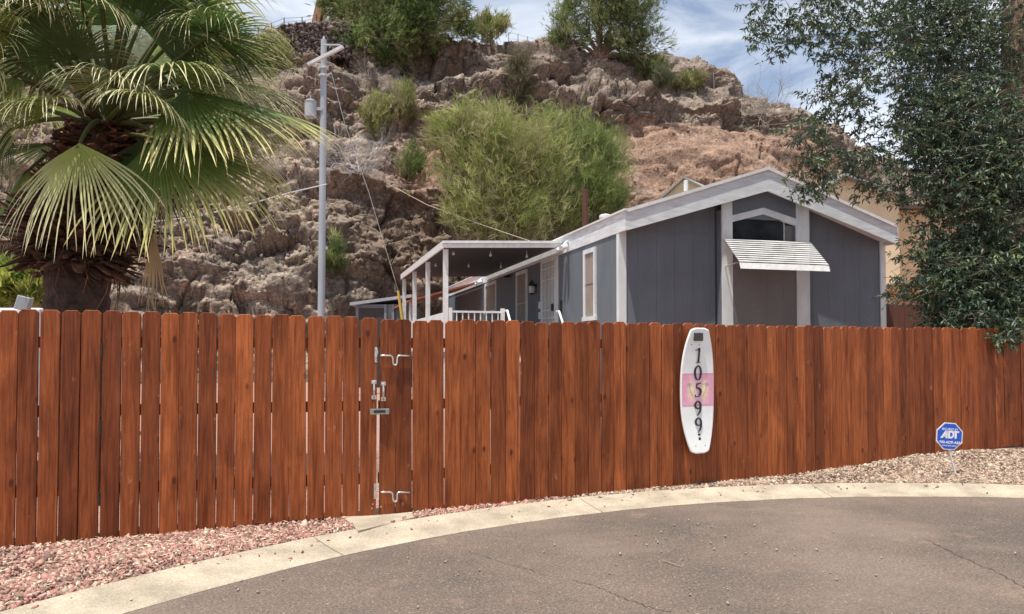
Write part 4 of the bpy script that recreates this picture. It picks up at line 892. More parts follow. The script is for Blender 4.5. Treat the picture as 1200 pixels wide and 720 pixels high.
mb = MB(); mb.prism([at(590, 62, hr.y+2), at(590, 49, hr.y+2), at(626, 49, hr.y+2), at(644, 60, hr.y+2), at(644, 66, hr.y+2)], (0, .4, 0)); mb.build('wall', material('grey_block', (.25, .22, .2), None, 5, .9), gw)

# ------------------------------------------------------------------ utility pole
YP = 24.; pb_ = at(376.5, 376, YP); pt = at(379.5, 47, YP)
up_ = wroot('utility_pole', (pb_.x, YP, 0), 'slim grey utility pole with white crossarm standing before the rocky hill', 'pole')
mb = MB(); mb.tube([(pb_.x, YP, 0), tuple(pb_), ((pb_.x+pt.x)/2, YP, (pb_.z+pt.z)/2), tuple(pt)], [.125, .12, .107, .095], 18, True); mb.tube([pt, pt+Vector((0, 0, .12))], [.05, .02], 8); mb.build('shaft', M['pole'], up_, smooth=False)
mb = MB(); a = at(361, 76, YP-.2); b = at(402, 55, YP-.5); dirv = (b-a).normalized(); q = dirv.to_track_quat('X', 'Z').to_matrix()
mb.box((a+b)/2, ((b-a).length, .10, .105), q, .008); arm = mb.build('crossarm', material('weathered_arm', (.55, .56, .56), (.38, .39, .4), 5, .7), up_)
mb = MB(); mb.box(b, (.12, .14, .16), q, .01); mb.build('end_cap', M['whitemetal'], arm)
mb = MB(); mb.tube([at(380, 53, YP-.15), at(399, 53, YP-.45)], .03, 6); mb.build('brace', M['pole'], up_)
for yy in (80, 89):
    mb = MB(); c = at(379.2, yy, YP); mb.lathe(c, [(.135, -.04), (.15, -.035), (.15, .035), (.135, .04)], 16); mb.tube([c+Vector((.12, -.05, 0)), c+Vector((.27, -.1, .05))], .03, 6); mb.build('pole_band', M['zinc'], up_)
for k, (px, py) in enumerate(((387, 84), (385, 72), (366, 110))):
    mb = MB(); c = at(px, py, YP-.2); mb.lathe(c, [(.02, 0), (.07, .02), (.03, .06), (.07, .10), (.03, .14), (.06, .17), (.02, .2)], 10); mb.build('insulator', material('brown_insulator', (.12, .06, .05), None, 4, .3), up_)
c = at(364, 138, YP-.1); mb = MB(); r_ = .19; h_ = at(364, 119, YP).z-c.z; mb.lathe(c, [(r_*.9, 0), (r_, .02), (r_, h_*.88), (r_*1.06, h_*.89), (r_*1.06, h_*.94), (r_*.8, h_)], 20)
mb.tube([c+Vector((0, 0, h_)), c+Vector((0, 0, h_+.16))], .03, 8); mb.box(c+Vector((.28, 0, h_*.5)), (.22, .06, .1)); mb.build('transformer', M['pole'], up_)
gwz = wroot('guy_wire', (at(468, 350, YP).x, YP, 0), 'steel guy wire with yellow guard slanting down from the utility pole', 'cable')
mb = MB(); e = at(470, 352, YP+.6); mb.tube([at(387, 80, YP), at(404, 145, YP+.1), at(432, 225, YP+.3), e, e+Vector((.12, 0, -1.6))], .008, 6); mb.build('wire', M['zinc'], gwz)
mb = MB(); mb.tube([at(466.5, 341, YP+.6), e+Vector((.05, 0, -.7))], .045, 8); mb.build('guard', material('yellow_guard', (.62, .45, .08), None, 5, .5), gwz)
w2 = MB(); pts = [(at(383, 216, YP)), at(340, 226, 20), at(290, 240, 16.5), at(230, 254, 13.5), at(165, 262, 11.5), at(90, 268, 9.8), at(-60, 262, 8)]; w2.tube(pts, [.016, .015, .012, .010, .009, .008, .007], 6)
tag(w2.build('service_cable', material('pale_cable', (.6, .6, .62), None, 5, .5), loc=pts[0]), 'pale service cable running from the utility pole behind the palm', 'cable')
w3 = MB(); pts = [hill_at(455, 218)+Vector((0, -.35, .1)), at(500, 240, 33.5), at(560, 262, 31.5), at(610, 279, 30), at(650, 292, 28.5)]; w3.tube(pts, .014, 6)
tag(w3.build('overhead_cable', material('beige_cable', (.5, .42, .35), None, 5, .6), loc=pts[0]), 'beige cable sagging across the dark cliff above the porch roof', 'cable')
bs = wroot('wooden_post', (at(685, 262, 27).x, 27, 0), 'dark weathered post sticking up behind the grey house roof', 'post')
mb = MB(); a = at(685, 300, 27); b = at(685.5, 222, 27); mb.tube([(a.x, 27, 0), a, (a+b)/2+Vector((.02, 0, 0)), b], [.14, .13, .12, .11], 9); mb.build('shaft', M['post'], bs)
an = MB(); a = hill_at(837, 104); an.tube([a-Vector((0, 0, .3)), at(836, 84, a.y)], [.025, .012], 5); tag(an.build('antenna_mast', M['pole'], loc=a), 'thin bare mast on the right shoulder of the rocky ridge', 'mast')
# far left: pale roof, grey box and roof corner seen under the palm
wr = wroot('white_camper', (at(10, 360, 11).x, 11, 0), 'white flat camper roof just above the fence top at far left', 'camper')
mb = MB(); a = at(-60, 372, 11); b = at(47, 361, 11); mb.b2((a.x, 11, .3), (b.x, 13.5, b.z), .03); mb.build('body', M['whitemetal'], wr)
gb = MB(); a = at(28, 356, 10.6); gb.box(a, (.17, .17, .20), Matrix.Rotation(.3, 3, 'Z') @ Matrix.Rotation(.25, 3, 'Y'), .01); gb.tube([a-Vector((0, 0, .1)), (a.x, a.y, 0.05)], .03, 6); tag(gb.build('grey_post_box', M['pole'], loc=(a.x, a.y, 0)), 'small grey tilted box on a post behind the far left fence', 'box')
lr = wroot('low_roof_house', (at(0, 352, 22).x, 22, 0), 'brown roof corner of a distant house low at the far left', 'house')
mb = MB(); a = at(-80, 330, 22); b = at(24, 352, 22); mb.prism([(a.x, 22, a.z), (b.x, 22, b.z), (b.x, 22, b.z-.15), (a.x, 22, a.z-.15)], (0, 5, 0)); mb.build('roof', M['rust'], lr)
mb = MB(); mb.b2((a.x, 22.3, 0), (b.x-.4, 27, b.z-.3)); mb.build('wall', M['stucco'], lr)
# ------------------------------------------------------------------ vegetation
def unit(a): return a/(np.linalg.norm(a, axis=-1, keepdims=True)+1e-9)
def blades(P0, D, Ln, Wd, bend=0.0):
    """tapering blades: root P0, direction D, length, width; two segments"""
    n = len(P0); side = unit(np.cross(D, rng.normal(size=(n, 3)))); L = Ln[:, None]; w = Wd[:, None]
    mid = P0+D*L*.5; tip = P0+D*L+np.array([0, 0, -1])*(L*bend)
    V = np.stack([P0-side*w*.4, P0+side*w*.4, mid+side*w*.5, mid-side*w*.5, tip], 1).reshape(-1, 3); b = np.arange(n)[:, None]*5
    return V, b+np.array([[0, 1, 2, 3]]), b+np.array([[3, 2, 4]])
def feather_mesh(name, centres, radii, nsub, per, Ln, Wd, cols, mat, parent, up=.55, out=.6, bend=.1, seed=0, spread=.34, sprig=5, shell=.45):
    r = np.random.default_rng(seed); PP = []; DD = []; CCc = []
    for c, R_ in zip(centres, radii):
        c = np.array(c); R_ = np.array(R_, float)
        k = max(3, int(nsub*(R_.mean()**2)))
        s = unit(r.normal(size=(k, 3)))*(r.uniform(shell, 1, (k, 1)))
        for q in s:
            m = int(per*r.uniform(.5, 1.5)); cc = c+q*R_; base_d = unit(q*out+np.array([0, 0, up])+r.normal(0, .2, 3))
            p = cc+r.normal(0, 1, (m, 3))*R_.mean()*spread*np.array([1, 1, 1.1])*.6
            d = unit(base_d+r.normal(0, .28, (m, 3))); p = np.repeat(p, sprig, 0)+r.normal(0, .03, (m*sprig, 3)); d = unit(np.repeat(d, sprig, 0)+r.normal(0, .30, (m*sprig, 3)))
            col = np.array(cols[r.integers(0, len(cols))])*r.uniform(.75, 1.25); PP.append(p); DD.append(d); CCc.append(np.tile(col, (len(p), 1))*r.uniform(.8, 1.2, (len(p), 1)))
    PP = np.concatenate(PP); DD = np.concatenate(DD); CCc = np.concatenate(CCc); n = len(PP)
    V, q4, t3 = blades(PP, DD, Ln*r.uniform(.5, 1.3, n), Wd*r.uniform(.6, 1.4, n), bend)
    return npmesh(name, V, [q4, t3], mat, parent, col=np.repeat(CCc, 5, 0))
def limb_path(a, b, sag=.15, n=7, wob=.12):
    a = Vector(a); b = Vector(b); L = (b-a).length; out = []
    o = [Vector((random.gauss(0, wob), random.gauss(0, wob), 0))*L*.15 for _ in range(3)]
    for i in range(n): t = i/(n-1); s = math.sin(PI*t); out.append(a.lerp(b, t)+Vector((0, 0, s*sag*L*.5))+(o[0]*s+o[1]*math.sin(2*PI*t)))
    return out
def feather_tree(name, label, cat, base, blobs, nsub, per, Ln, Wd, cols, group=None, trunk_r=.15, seed=0, limbs=True, **kw):
    base = Vector(base); r = wroot(name, base[:], label, cat, group)
    mb = MB()
    for c, R_ in blobs:
        pth = limb_path(base-Vector((0, 0, .3)), Vector(c)+Vector((0, 0, R_[2]*.3)), .2); mb.tube(pth, [trunk_r*(1-.8*i/6) for i in range(7)], 7)
        for k in range(5 if limbs else 0):
            q = Vector(c)+Vector([random.uniform(-.8, .8)*R_[j] for j in range(3)]); st_ = pth[random.randint(2, 5)]
            mb.tube(limb_path(st_, q, .1, 5), [trunk_r*.35, trunk_r*.28, trunk_r*.2, trunk_r*.13, trunk_r*.05], 5)
    mb.build('trunk', M['bark'], r)
    feather_mesh('crown', [c for c, _ in blobs], [R_ for _, R_ in blobs], nsub, per, Ln, Wd, cols, M['feather'], r, seed=seed, **kw)
    return r
def blob(px, py, Y, rx, ry, rz=None):      # radii in pixels
    p = at(px, py, Y); k = Y/F; return (p, (rx*k, (rz if rz else (rx+ry)/2)*k, ry*k))
G1 = [(.24, .27, .09), (.31, .33, .12), (.20, .24, .08), (.38, .37, .17), (.42, .38, .22), (.30, .26, .16)]
G2 = [(.19, .24, .085), (.24, .28, .10), (.16, .21, .075), (.31, .33, .14)]
G3 = [(.17, .24, .09), (.22, .29, .105), (.27, .32, .13), (.13, .19, .075), (.33, .34, .16)]
# the wide pale green stand in front of the cliff
YT = 33.5
feather_tree('palo_verde', 'broad pale green feathery tree just above the porch roof', 'tree', (at(560, 300, YT).x, YT, .2),
    [blob(522, 150, YT+.3, 18, 22), blob(585, 138, YT+.5, 16, 24), blob(545, 140, YT+.2, 22, 22), blob(552, 180, YT, 40, 36), blob(590, 165, YT-.3, 45, 35), blob(540, 160, YT, 28, 20), blob(570, 220, YT-.8, 55, 40), blob(610, 245, YT-1, 50, 34), blob(550, 258, YT-.3, 30, 26), blob(628, 195, YT-.5, 45, 45)],
    20, 28, .62, .016, [tuple(k*1.2 for k in q) for q in G1], seed=1, trunk_r=.14, up=.6, spread=.44, bend=.22, shell=.25)
feather_tree('palo_verde', 'green feathery tree left of the dark post behind the grey roof', 'tree', (at(670, 300, YT+1.5).x, YT+1.5, .2),
    [blob(668, 165, YT+1.5, 34, 30), blob(700, 185, YT+1.5, 36, 30), blob(690, 225, YT+1, 42, 38), blob(712, 232, YT+1.2, 30, 28), blob(655, 250, YT+.5, 35, 30), blob(645, 150, YT+1.6, 24, 18)],
    20, 28, .62, .016, [tuple(k*1.15 for k in q) for q in G2], seed=2, trunk_r=.14, up=.6, spread=.44, bend=.22, shell=.25)
# hill-top trees
h1 = hill_at(450, 70)
feather_tree('mesquite_tree', 'dense dark green tree group crowning the hill right of the stone wall', 'tree', h1[:],
    [blob(430, 10, h1.y+.5, 45, 28), blob(420, 48, h1.y-1, 24, 22), blob(450, 45, h1.y-1, 40, 28), blob(480, 5, h1.y, 42, 35), blob(500, 35, h1.y-.5, 32, 22), blob(525, 10, h1.y+.5, 34, 28), blob(545, 30, h1.y+.5, 18, 18), blob(400, 5, h1.y+1, 24, 22), blob(470, -40, h1.y, 80, 35), blob(436, 62, h1.y-1.2, 20, 14)],
    10, 38, .42, .030, G3, seed=3, trunk_r=.25, up=.25)
h2 = hill_at(577, 50)
feather_tree('desert_bush', 'pale green rounded bush at the right foot of the hilltop trees', 'bush', h2[:], [blob(575, 34, h2.y, 22, 16), blob(562, 25, h2.y+.3, 10, 14)], 14, 26, .6, .035, G1, seed=4, trunk_r=.06, up=.8)
h3 = hill_at(705, 62)
feather_tree('palo_verde', 'olive green tree with forked brown trunk standing alone on the ridge', 'tree', h3[:],
    [blob(670, 30, h3.y, 27, 26), blob(665, 50, h3.y-.5, 24, 14), blob(700, 5, h3.y+.5, 45, 20), blob(740, 25, h3.y+.3, 38, 26), blob(757, 52, h3.y, 28, 18), blob(760, 75, h3.y-.3, 20, 16), blob(700, -25, h3.y, 50, 25), blob(735, 2, h3.y, 35, 20), blob(700, 35, h3.y-.8, 24, 20), blob(728, 50, h3.y-.6, 20, 14)],
    11, 26, .50, .030, [(.19, .23, .09), (.24, .275, .12), (.15, .185, .075), (.3, .31, .17)], seed=5, trunk_r=.20, up=.35)
for (px, py, rx, ry, lbl, cs, sd) in [
    (320, 68, 24, 24, 'olive bush below the stone wall near the top left of the hill', G1, 11),
    (438, 132, 16, 26, 'upright yellow-green bush right of the utility pole', G1, 12),
    (472, 120, 13, 25, 'narrow light bush beside the upright yellow-green one', G1, 13),
    (608, 92, 14, 36, 'thin grey-brown brush growing down the middle ledge', [(.2, .17, .12), (.15, .15, .08), (.24, .2, .15)], 14),
    (797, 95, 14, 9, 'small green bush on the ridge left of the thin mast', G1, 15),
    (815, 94, 13, 10, 'bright green bush on the ridge beside the thin mast', G1, 16),
    (776, 92, 14, 12, 'grey-green bush at the foot of the ridge tree', [(.15, .16, .1), (.12, .13, .08)], 17),
    (480, 190, 15, 18, 'dark green bush on the cliff edge beside the dead brush', G3, 18),
    (392, 300, 12, 22, 'sparse green weed against the cliff right of the pole', G3, 19),
    (232, 70, 18, 14, 'small bush low on the hill behind the palm fronds', G1, 20)]:
    h = hill_at(px, py+ry*.7)
    feather_tree('desert_bush', lbl, 'bush', h[:], [blob(px, py, h.y-.3, rx, ry)], 30, 20, .5, .024, cs, group='bushes on the rocky hill', seed=sd, trunk_r=.05, up=1.0, limbs=False, out=.4)
# dead pale brush and the bare shrub on the ridge
def twiggy(name, label, base, n, L, seed, col=(1, 1, 1), flat=1., cat='shrub', lean=(0, 0), thick=1):
    r = random.Random(seed); mb = MB(); base = Vector(base)
    def grow(p, d, l, rad, dep):
        m = 4; pts = [p]; 
        for i in range(m): d = (d+Vector((r.gauss(0, .16), r.gauss(0, .16), r.gauss(0, .12)))).normalized(); pts.append(pts[-1]+d*l/m)
        mb.tube(pts, [rad*(1-.7*i/m) for i in range(m+1)], 4, False)
        if dep > 0:
            for i in range(4): q = pts[r.randint(1, m)]; grow(q, (d+Vector((r.gauss(0, .55), r.gauss(0, .55), r.gauss(0, .45)))).normalized(), l*r.uniform(.45, .75), rad*.5, dep-1)
    for i in range(n):
        d = Vector((r.gauss(lean[0], .6), r.gauss(lean[1], .5), abs(r.gauss(.7, .35))*flat)).normalized(); grow(base+Vector((r.gauss(0, .12)*L, r.gauss(0, .1)*L, 0)), d, L*r.uniform(.5, 1), .018*L**.5*thick, 3)
    mb.c = [col]*len(mb.v); return tag(mb.build(name, M['twig'], loc=base), label, cat)
h = hill_at(420, 205); twiggy('dead_shrub', 'heap of dead silver-grey brush above the cliff right of the pole', h-Vector((0, .3, 0)), 16, 2.0, 3, (1.1, 1.12, 1.2), .55, thick=1.2)
h = hill_at(398, 185); twiggy('dead_shrub', 'smaller dead silver brush close beside the utility pole', h-Vector((0, .3, 0)), 12, 1.5, 5, (1.1, 1.12, 1.2), .5, thick=1.2)
h = hill_at(893, 148); twiggy('bare_shrub', 'bare pale leafless shrub on the skyline at the right end of the ridge', h, 15, 3.2, 8, (.8, .78, .7), 1.3, lean=(.1, 0), thick=1.0)
h = hill_at(430, 95); twiggy('dead_shrub', 'grey dead branches under the dark hilltop trees', h-Vector((0, .2, 0)), 8, 1.6, 9, (.8, .75, .7), .6)
# yellow-green shrub behind palm at left
feather_tree('garden_shrub', 'sunlit yellow-green shrub low at the far left behind the palm trunk', 'shrub', (at(20, 350, 17).x, 17, .05), [blob(15, 330, 17, 34, 24), blob(45, 345, 17, 20, 18), blob(-20, 335, 17, 30, 26)], 90, 26, .22, .035, [(.3, .36, .08), (.4, .44, .11), (.2, .28, .06)], seed=31, trunk_r=.06)

# ---- the broad-leaved tree at the right
YR = 11.6
def leaves(name, P0, D, Ln, Wd, cols, mat, parent, seed=0):
    r = np.random.default_rng(seed); n = len(P0); side = unit(np.cross(D, r.normal(size=(n, 3)))); nn_ = np.cross(side, D); L = Ln[:, None]; w = Wd[:, None]
    a = P0; t = P0+D*L-np.array([0, 0, 1])*L*.12; m1 = P0+D*L*.42+side*w*.5+nn_*w*.18; m2 = P0+D*L*.42-side*w*.5+nn_*w*.18
    V = np.stack([a, m1, t, m2], 1).reshape(-1, 3); b = np.arange(n)[:, None]*4
    return npmesh(name, V, [np.concatenate([b+np.array([[0, 1, 2]]), b+np.array([[0, 2, 3]])])], mat, parent, col=np.repeat(cols, 4, 0))
tb = Vector((at(1192, 380, YR).x+.05, YR, .05))
tree = wroot('broadleaf_tree', tb[:], 'large dark green broad-leaved tree overhanging the fence at the right', 'tree')
T1 = at(1188, 190, YR); T2 = at(1192, -60, YR); T3 = at(1215, -300, YR)
mb = MB(); mb.tube([tb-Vector((0, 0, .2)), tb+Vector((.02, 0, 1.2)), T1, at(1196, 90, YR), T2, T3], [.36, .30, .26, .25, .22, .12], 14)
trk = mb.build('trunk', M['bark'], tree, smooth=True)
limbs = [(at(1190, 130, YR), at(1120, 30, YR-.6), at(1010, -10, YR-1.0), at(930, -10, YR-1.3)), (at(1190, 190, YR), at(1110, 130, YR-.7), at(1040, 90, YR-1.1), at(985, 100, YR-1.3)),
         (at(1190, 90, YR), at(1090, -60, YR), at(980, -70, YR-.6), at(880, -60, YR-1)), (at(1190, 260, YR), at(1120, 240, YR-.8), at(1060, 230, YR-1.2), at(1015, 255, YR-1.2)),
         (at(1195, 300, YR), at(1140, 310, YR-.9), at(1080, 320, YR-1.2), at(1050, 335, YR-1.2)), (at(1195, 150, YR), at(1260, 60, YR), at(1350, -20, YR+.5), at(1440, -60, YR+.8)),
         (at(1195, 100, YR), at(1150, -80, YR+1), at(1080, -200, YR+1.5), at(1000, -240, YR+2)), (at(1195, 60, YR), at(1240, -150, YR-.6), at(1280, -280, YR-1), at(1300, -380, YR-1)),
         (at(1190, 170, YR), at(1150, 80, YR+1.2), at(1090, 50, YR+2.2), at(1040, 60, YR+3)), (at(1195, 220, YR), at(1260, 200, YR-.4), at(1330, 220, YR-.6), at(1400, 240, YR-.5)),
         (at(985, 60, YR-1.3), at(965, 100, YR-1.4), at(950, 140, YR-1.4), at(940, 190, YR-1.4))]
for lm in limbs:
    p = [tuple(v) for v in lm]; sp = smooth_path(p, 5); L = len(sp); mb = MB(); mb.tube(sp, [.085*(1-.85*i/(L-1)) for i in range(L)], 7)
    for k in range(9):
        q = Vector(sp[random.randint(4, L-1)]); e = q+Vector((random.gauss(0, .4), random.gauss(0, .35), random.gauss(-.05, .35))); mb.tube(limb_path(q, e, .1, 5), [.018, .014, .011, .008, .004], 4)
    mb.build('limb', M['bark'], trk, smooth=True)
cl = []   # (px,py,Y,rpx,clusters)
def add(px, py, Y, r, n, ry=None): cl.append((px, py, Y, r, ry or r, n))
for a in [(1130, 60, YR-.4, 75, 130), (1080, 20, YR-.6, 60, 90), (1150, 150, YR-.9, 70, 150), (1090, 130, YR-.9, 55, 85), (1140, 230, YR-1.1, 65, 130), (1170, 310, YR-1.2, 60, 150), (1130, 340, YR-1.2, 50, 110), (1180, 362, YR-1.35, 40, 70), (1190, 200, YR-1.2, 50, 90),
          (1105, 300, YR-1.1, 34, 34), (1082, 335, YR-1.2, 22, 14), (1055, 335, YR-1.2, 20, 6), (1065, 290, YR-1.1, 24, 5), (1078, 225, YR-1.0, 36, 22), (1030, 215, YR-1.1, 30, 20), (1045, 170, YR-1.0, 40, 40), (1010, 90, YR-1.1, 45, 44), (1040, 60, YR-1, 50, 56), (980, 50, YR-1.2, 42, 40), (960, 10, YR-1.2, 42, 40), (1010, 10, YR-1, 50, 50), (925, 40, YR-1.3, 30, 20), (900, 15, YR-1.3, 30, 20), (885, 45, YR-1.3, 16, 7), (905, 60, YR-1.3, 12, 4),
          (985, 110, YR-1.3, 30, 22), (1000, 140, YR-1.2, 28, 15), (960, 130, YR-1.4, 24, 12), (955, 165, YR-1.4, 22, 18), (948, 195, YR-1.4, 22, 20), (940, 225, YR-1.4, 14, 9), (962, 215, YR-1.4, 16, 12), (985, 185, YR-1.3, 18, 9), (930, 150, YR-1.4, 14, 5), (1005, 185, YR-1.3, 18, 10), (1100, 180, YR-1, 50, 60),
          (1180, 383, YR-1.75, 20, 12), (1172, 398, YR-1.85, 7, 3), (1150, 372, YR-1.6, 22, 12), (1110, 372, YR-1.3, 30, 26),
          (1180, -60, YR, 120, 150), (1050, -60, YR-.5, 90, 90), (940, -50, YR-1, 60, 50), (1260, 60, YR, 90, 130), (1280, 200, YR-.3, 90, 150), (1260, 320, YR-.6, 80, 140), (1360, 0, YR, 100, 90), (1380, 150, YR, 90, 90), (1380, 290, YR, 80, 70), (1200, -220, YR, 150, 120), (1050, -190, YR+1, 120, 70), (1340, -150, YR, 120, 80),
          (1130, 120, YR+1.3, 90, 110), (1100, 40, YR+1.6, 80, 70), (1170, 260, YR+1.2, 70, 120), (1150, 350, YR+1.0, 60, 110), (1230, 120, YR+1.5, 100, 90), (1095, 345, YR+.4, 24, 16)]: add(*a)
PP = []; DD = []; CL = []; TW = MB(); pal = np.array([(.046, .078, .044), (.062, .10, .054), (.036, .064, .038), (.085, .13, .062), (.14, .19, .075), (.065, .095, .065)])
for px, py, Y, rx, ry, n in cl:
    k = Y/F; n = int(n*(4.9 if px > 1100 else 4.2 if px > 1050 else 2.3))
    c = np.array(at(px, py, Y)); q = unit(rng.normal(size=(n, 3)))*rng.uniform(.15, 1, (n, 1))**.6*np.array([rx*k, .55*(rx+ry)/2*k+.15, ry*k])+c
    for p in q:
        m = rng.integers(8, 17); d0 = unit(np.array([rng.normal(0, 1), rng.normal(0, 1), rng.normal(-.25, .4)])); ln = rng.uniform(.12, .30)
        s = rng.uniform(0, 1, m); pp = p+d0*(s*ln)[:, None]; dd = unit(d0*.5+rng.normal(0, .55, (m, 3))+np.array([0, 0, -.28]))
        PP.append(pp); DD.append(dd); base_c = pal[rng.choice(6, p=[.27, .25, .2, .14, .05, .09])]; CL.append(base_c*1.25*rng.uniform(.8, 1.25, (m, 1)))
        if rng.random() < .5: TW.tube([Vector(p-d0*.08), Vector(p+d0*ln)], [.004, .002], 3, False)
PP = np.concatenate(PP); DD = np.concatenate(DD); CL = np.concatenate(CL); n = len(PP)
leaves('crown', PP, DD, rng.uniform(.052, .098, n), rng.uniform(.017, .030, n), CL, M['leafbig'], tree, 3)
TW.build('twigs', M['bark'], tree)
print('leaves', n)

# ---- fan palm at the left
YL = 8.3; pc_ = at(128, 165, YL)
palm = wroot('fan_palm', (pc_.x-.12, YL, .05), 'fan palm with shaggy dark trunk and drooping green and straw coloured fans', 'palm tree')
# trunk: ringed column with old leaf bases
mb = MB(); tx = at(90, 365, YL).x; prof = [(tx, 0, .36), (tx, .8, .33), (tx, 1.75, .325), (at(92, 300, YL).x, at(0, 305, YL).z, .33), (at(100, 250, YL).x, at(0, 250, YL).z, .36), (at(115, 200, YL).x, at(0, 200, YL).z, .34), (at(122, 150, YL).x, at(0, 150, YL).z, .22)]
pts = []; rr = []
for a, b in zip(prof[:-1], prof[1:]):
    for t in np.linspace(0, 1, 10, endpoint=False): pts.append(Vector((a[0]+(b[0]-a[0])*t, YL, a[1]+(b[1]-a[1])*t))); rr.append((a[2]+(b[2]-a[2])*t)*(1+.035*math.sin(len(pts)*2.1)))
mb.tube(pts, rr, 26); mb.build('trunk', M['palmtrunk'], palm, smooth=False)
mb = MB(); r = random.Random(5)       # stubby cut leaf bases
zlo, zhi = at(0, 322, YL).z, at(0, 150, YL).z
for i in range(900):
    z = r.uniform(zlo, zhi); f = (z-zlo)/(zhi-zlo); cx = np.interp(z, [p.z for p in pts], [p.x for p in pts]); a = r.uniform(0, 2*PI); R0 = np.interp(z, [p.z for p in pts], rr)
    o = Vector((math.cos(a), math.sin(a), 0)); s_ = Vector((-math.sin(a), math.cos(a), 0)); p = Vector((cx, YL, z))+o*R0*.85; L = r.uniform(.14, .30)*(1+1.1*math.exp(-((f-.28)/.2)**2)); w = r.uniform(.045, .085); t0 = Vector((0, 0, 1))
    d = (o*.8+t0*r.uniform(-.5, .5)).normalized(); thick = d.cross(s_).normalized()*.018
    k = r.uniform(.4, 1.6); mb.col = (k*1.5, k*1.1, k*.85)
    pl = [p-s_*w, p+s_*w, p+d*L*.7+s_*w*.7, p+d*L+s_*w*.25, p+d*L*.92-s_*w*.4, p+d*L*.7-s_*w*.7]; mb.prism(pl, thick)
mb.build('leaf_bases', M['palmtrunk'], palm)
mb = MB()                            # hanging dead fibres
for i in range(260):
    z = r.uniform(zlo-.1, zhi-.4); cx = np.interp(z, [p.z for p in pts], [p.x for p in pts]); a = r.uniform(0, 2*PI); R0 = np.interp(z, [p.z for p in pts], rr)*1.25; p = Vector((cx+math.cos(a)*R0, YL+math.sin(a)*R0, z)); k = r.uniform(1, 5); mb.col = (k, k*.8, k*.6)
    q = p+Vector((r.gauss(0, .06), r.gauss(0, .06), -r.uniform(.15, .4))); mb.tube([p, (p+q)/2+Vector((r.gauss(0, .04), 0, 0)), q], [.006, .005, .002], 3, False)
mb.build('dead_fibre', M['palmtrunk'], palm)

def frond(hub, axis, normal, L, span=200, nseg=56, droop=.55, tipfrac=.5, green=(.065, .115, .03), pale=(.55, .50, .26), dry=0., seed=0, crown=None, fold=.25, split=.36):
    r = random.Random(seed); hub = Vector(hub); ax = Vector(axis).normalized(); nm = (Vector(normal)-ax*Vector(normal).dot(ax)).normalized(); sd = nm.cross(ax)
    V = []; Fq = []; Cc = []; G_ = Vector((0, 0, -1)); green = np.array(green); pale = np.array(pale); dth = R(span)/nseg
    ns = 11
    for i in range(nseg):
        th = -R(span)/2+dth*(i+.5); d = (ax*math.cos(th)+sd*math.sin(th)).normalized()
        d = (d-nm*fold*(abs(math.sin(th))**1.5)*.8+nm*.05).normalized()
        Ls = L*(.70+.30*math.cos(th*.62))*r.uniform(.92, 1.08); sperp = d.cross(nm).normalized()
        tw = r.gauss(0, .10); dr = droop*r.uniform(.7, 1.4); p = hub.copy(); dirv = d.copy(); w_tilt = 1 if i % 2 else -1
        prev = None; st = Ls/ns; lat = sperp*r.gauss(0, .09)
        tipc = pale*r.uniform(.75, 1.2)
        for k in range(ns+1):
            s = k/ns
            w = 2*s*L*math.tan(dth/2)*.98 if s < split else 2*split*L*math.tan(dth/2)*.98*max(0, (1-(s-split)/(1-split)))**.6
            w = max(w, .0022 if k < ns else .0008)
            zz = nm*(w*.32*(1 if s < split else .7))
            a = p-sperp*w*.5; b = p+zz; c = p+sperp*w*.5
            V += [a[:], b[:], c[:]]; g = np.clip((s-(1-tipfrac))/max(tipfrac, .01), 0, 1)**1.3; edge = .0
            cc = green*(1+.25*w_tilt*.4)*(1-g)+tipc*g
            if r.random() < .0: cc = cc
            cc = cc*(1-dry)+np.array([.46, .33, .18])*dry; Cc += [cc, cc*1.15, cc]
            if k < ns:
                if s > split*.9: dirv = (dirv+G_*dr*.30*((s-split*.9)/(1-split*.9))**.8+lat*.25+Vector((r.gauss(0, .03), r.gauss(0, .03), 0))).normalized()
                else: dirv = (dirv+G_*dr*.025).normalized()
                p = p+dirv*st
        b0 = len(V)-3*(ns+1)
        for k in range(ns):
            j = b0+3*k; Fq += [(j, j+3, j+4, j+1), (j+1, j+4, j+5, j+2)]
    if crown is not None:                # leaf stalk from the palm heart to the hub
        c0 = Vector(crown); n_ = 9; P_ = []
        mid_ = c0.lerp(hub, .5)+Vector((0, 0, .12+.10*(hub-c0).length))
        for k in range(n_): t = k/(n_-1); P_.append(c0*(1-t)**2+mid_*2*t*(1-t)+(hub+ax*.06)*t*t)
        mbx = MB(); mbx.tube(P_, [.034-.018*k/(n_-1) for k in range(n_)], 6); b0 = len(V); V += [v[:] for v in mbx.v]; Cc += [np.array([.13, .15, .05])]*len(mbx.v)
        Q_ = [tuple(i+b0 for i in f) for f in mbx.f if len(f) == 4]; Fq += Q_
    return npmesh('frond', np.array(V), np.array(Fq), M['palmleaf'], palm, col=np.array(Cc), smooth=False)
H = at(125, 158, YL); PALE = (.88, .80, .38); STRAW = (.92, .84, .52)
def fr(px, py, Y, ax, nm, L, **k): return frond(at(px, py, Y), ax, nm, L, crown=H+Vector((random.uniform(-.08, .08), random.uniform(-.08, .08), random.uniform(-.1, .1))), **k)
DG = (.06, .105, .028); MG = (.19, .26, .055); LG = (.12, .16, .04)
# front hanging fan
fr(93, 168, YL-1.1, (-.05, -.35, -1), (-.1, -1, .55), 1.22, span=140, nseg=38, droop=.95, tipfrac=.85, green=(.30, .35, .075), pale=(1.0, .93, .60), seed=1, fold=.4, split=.32)
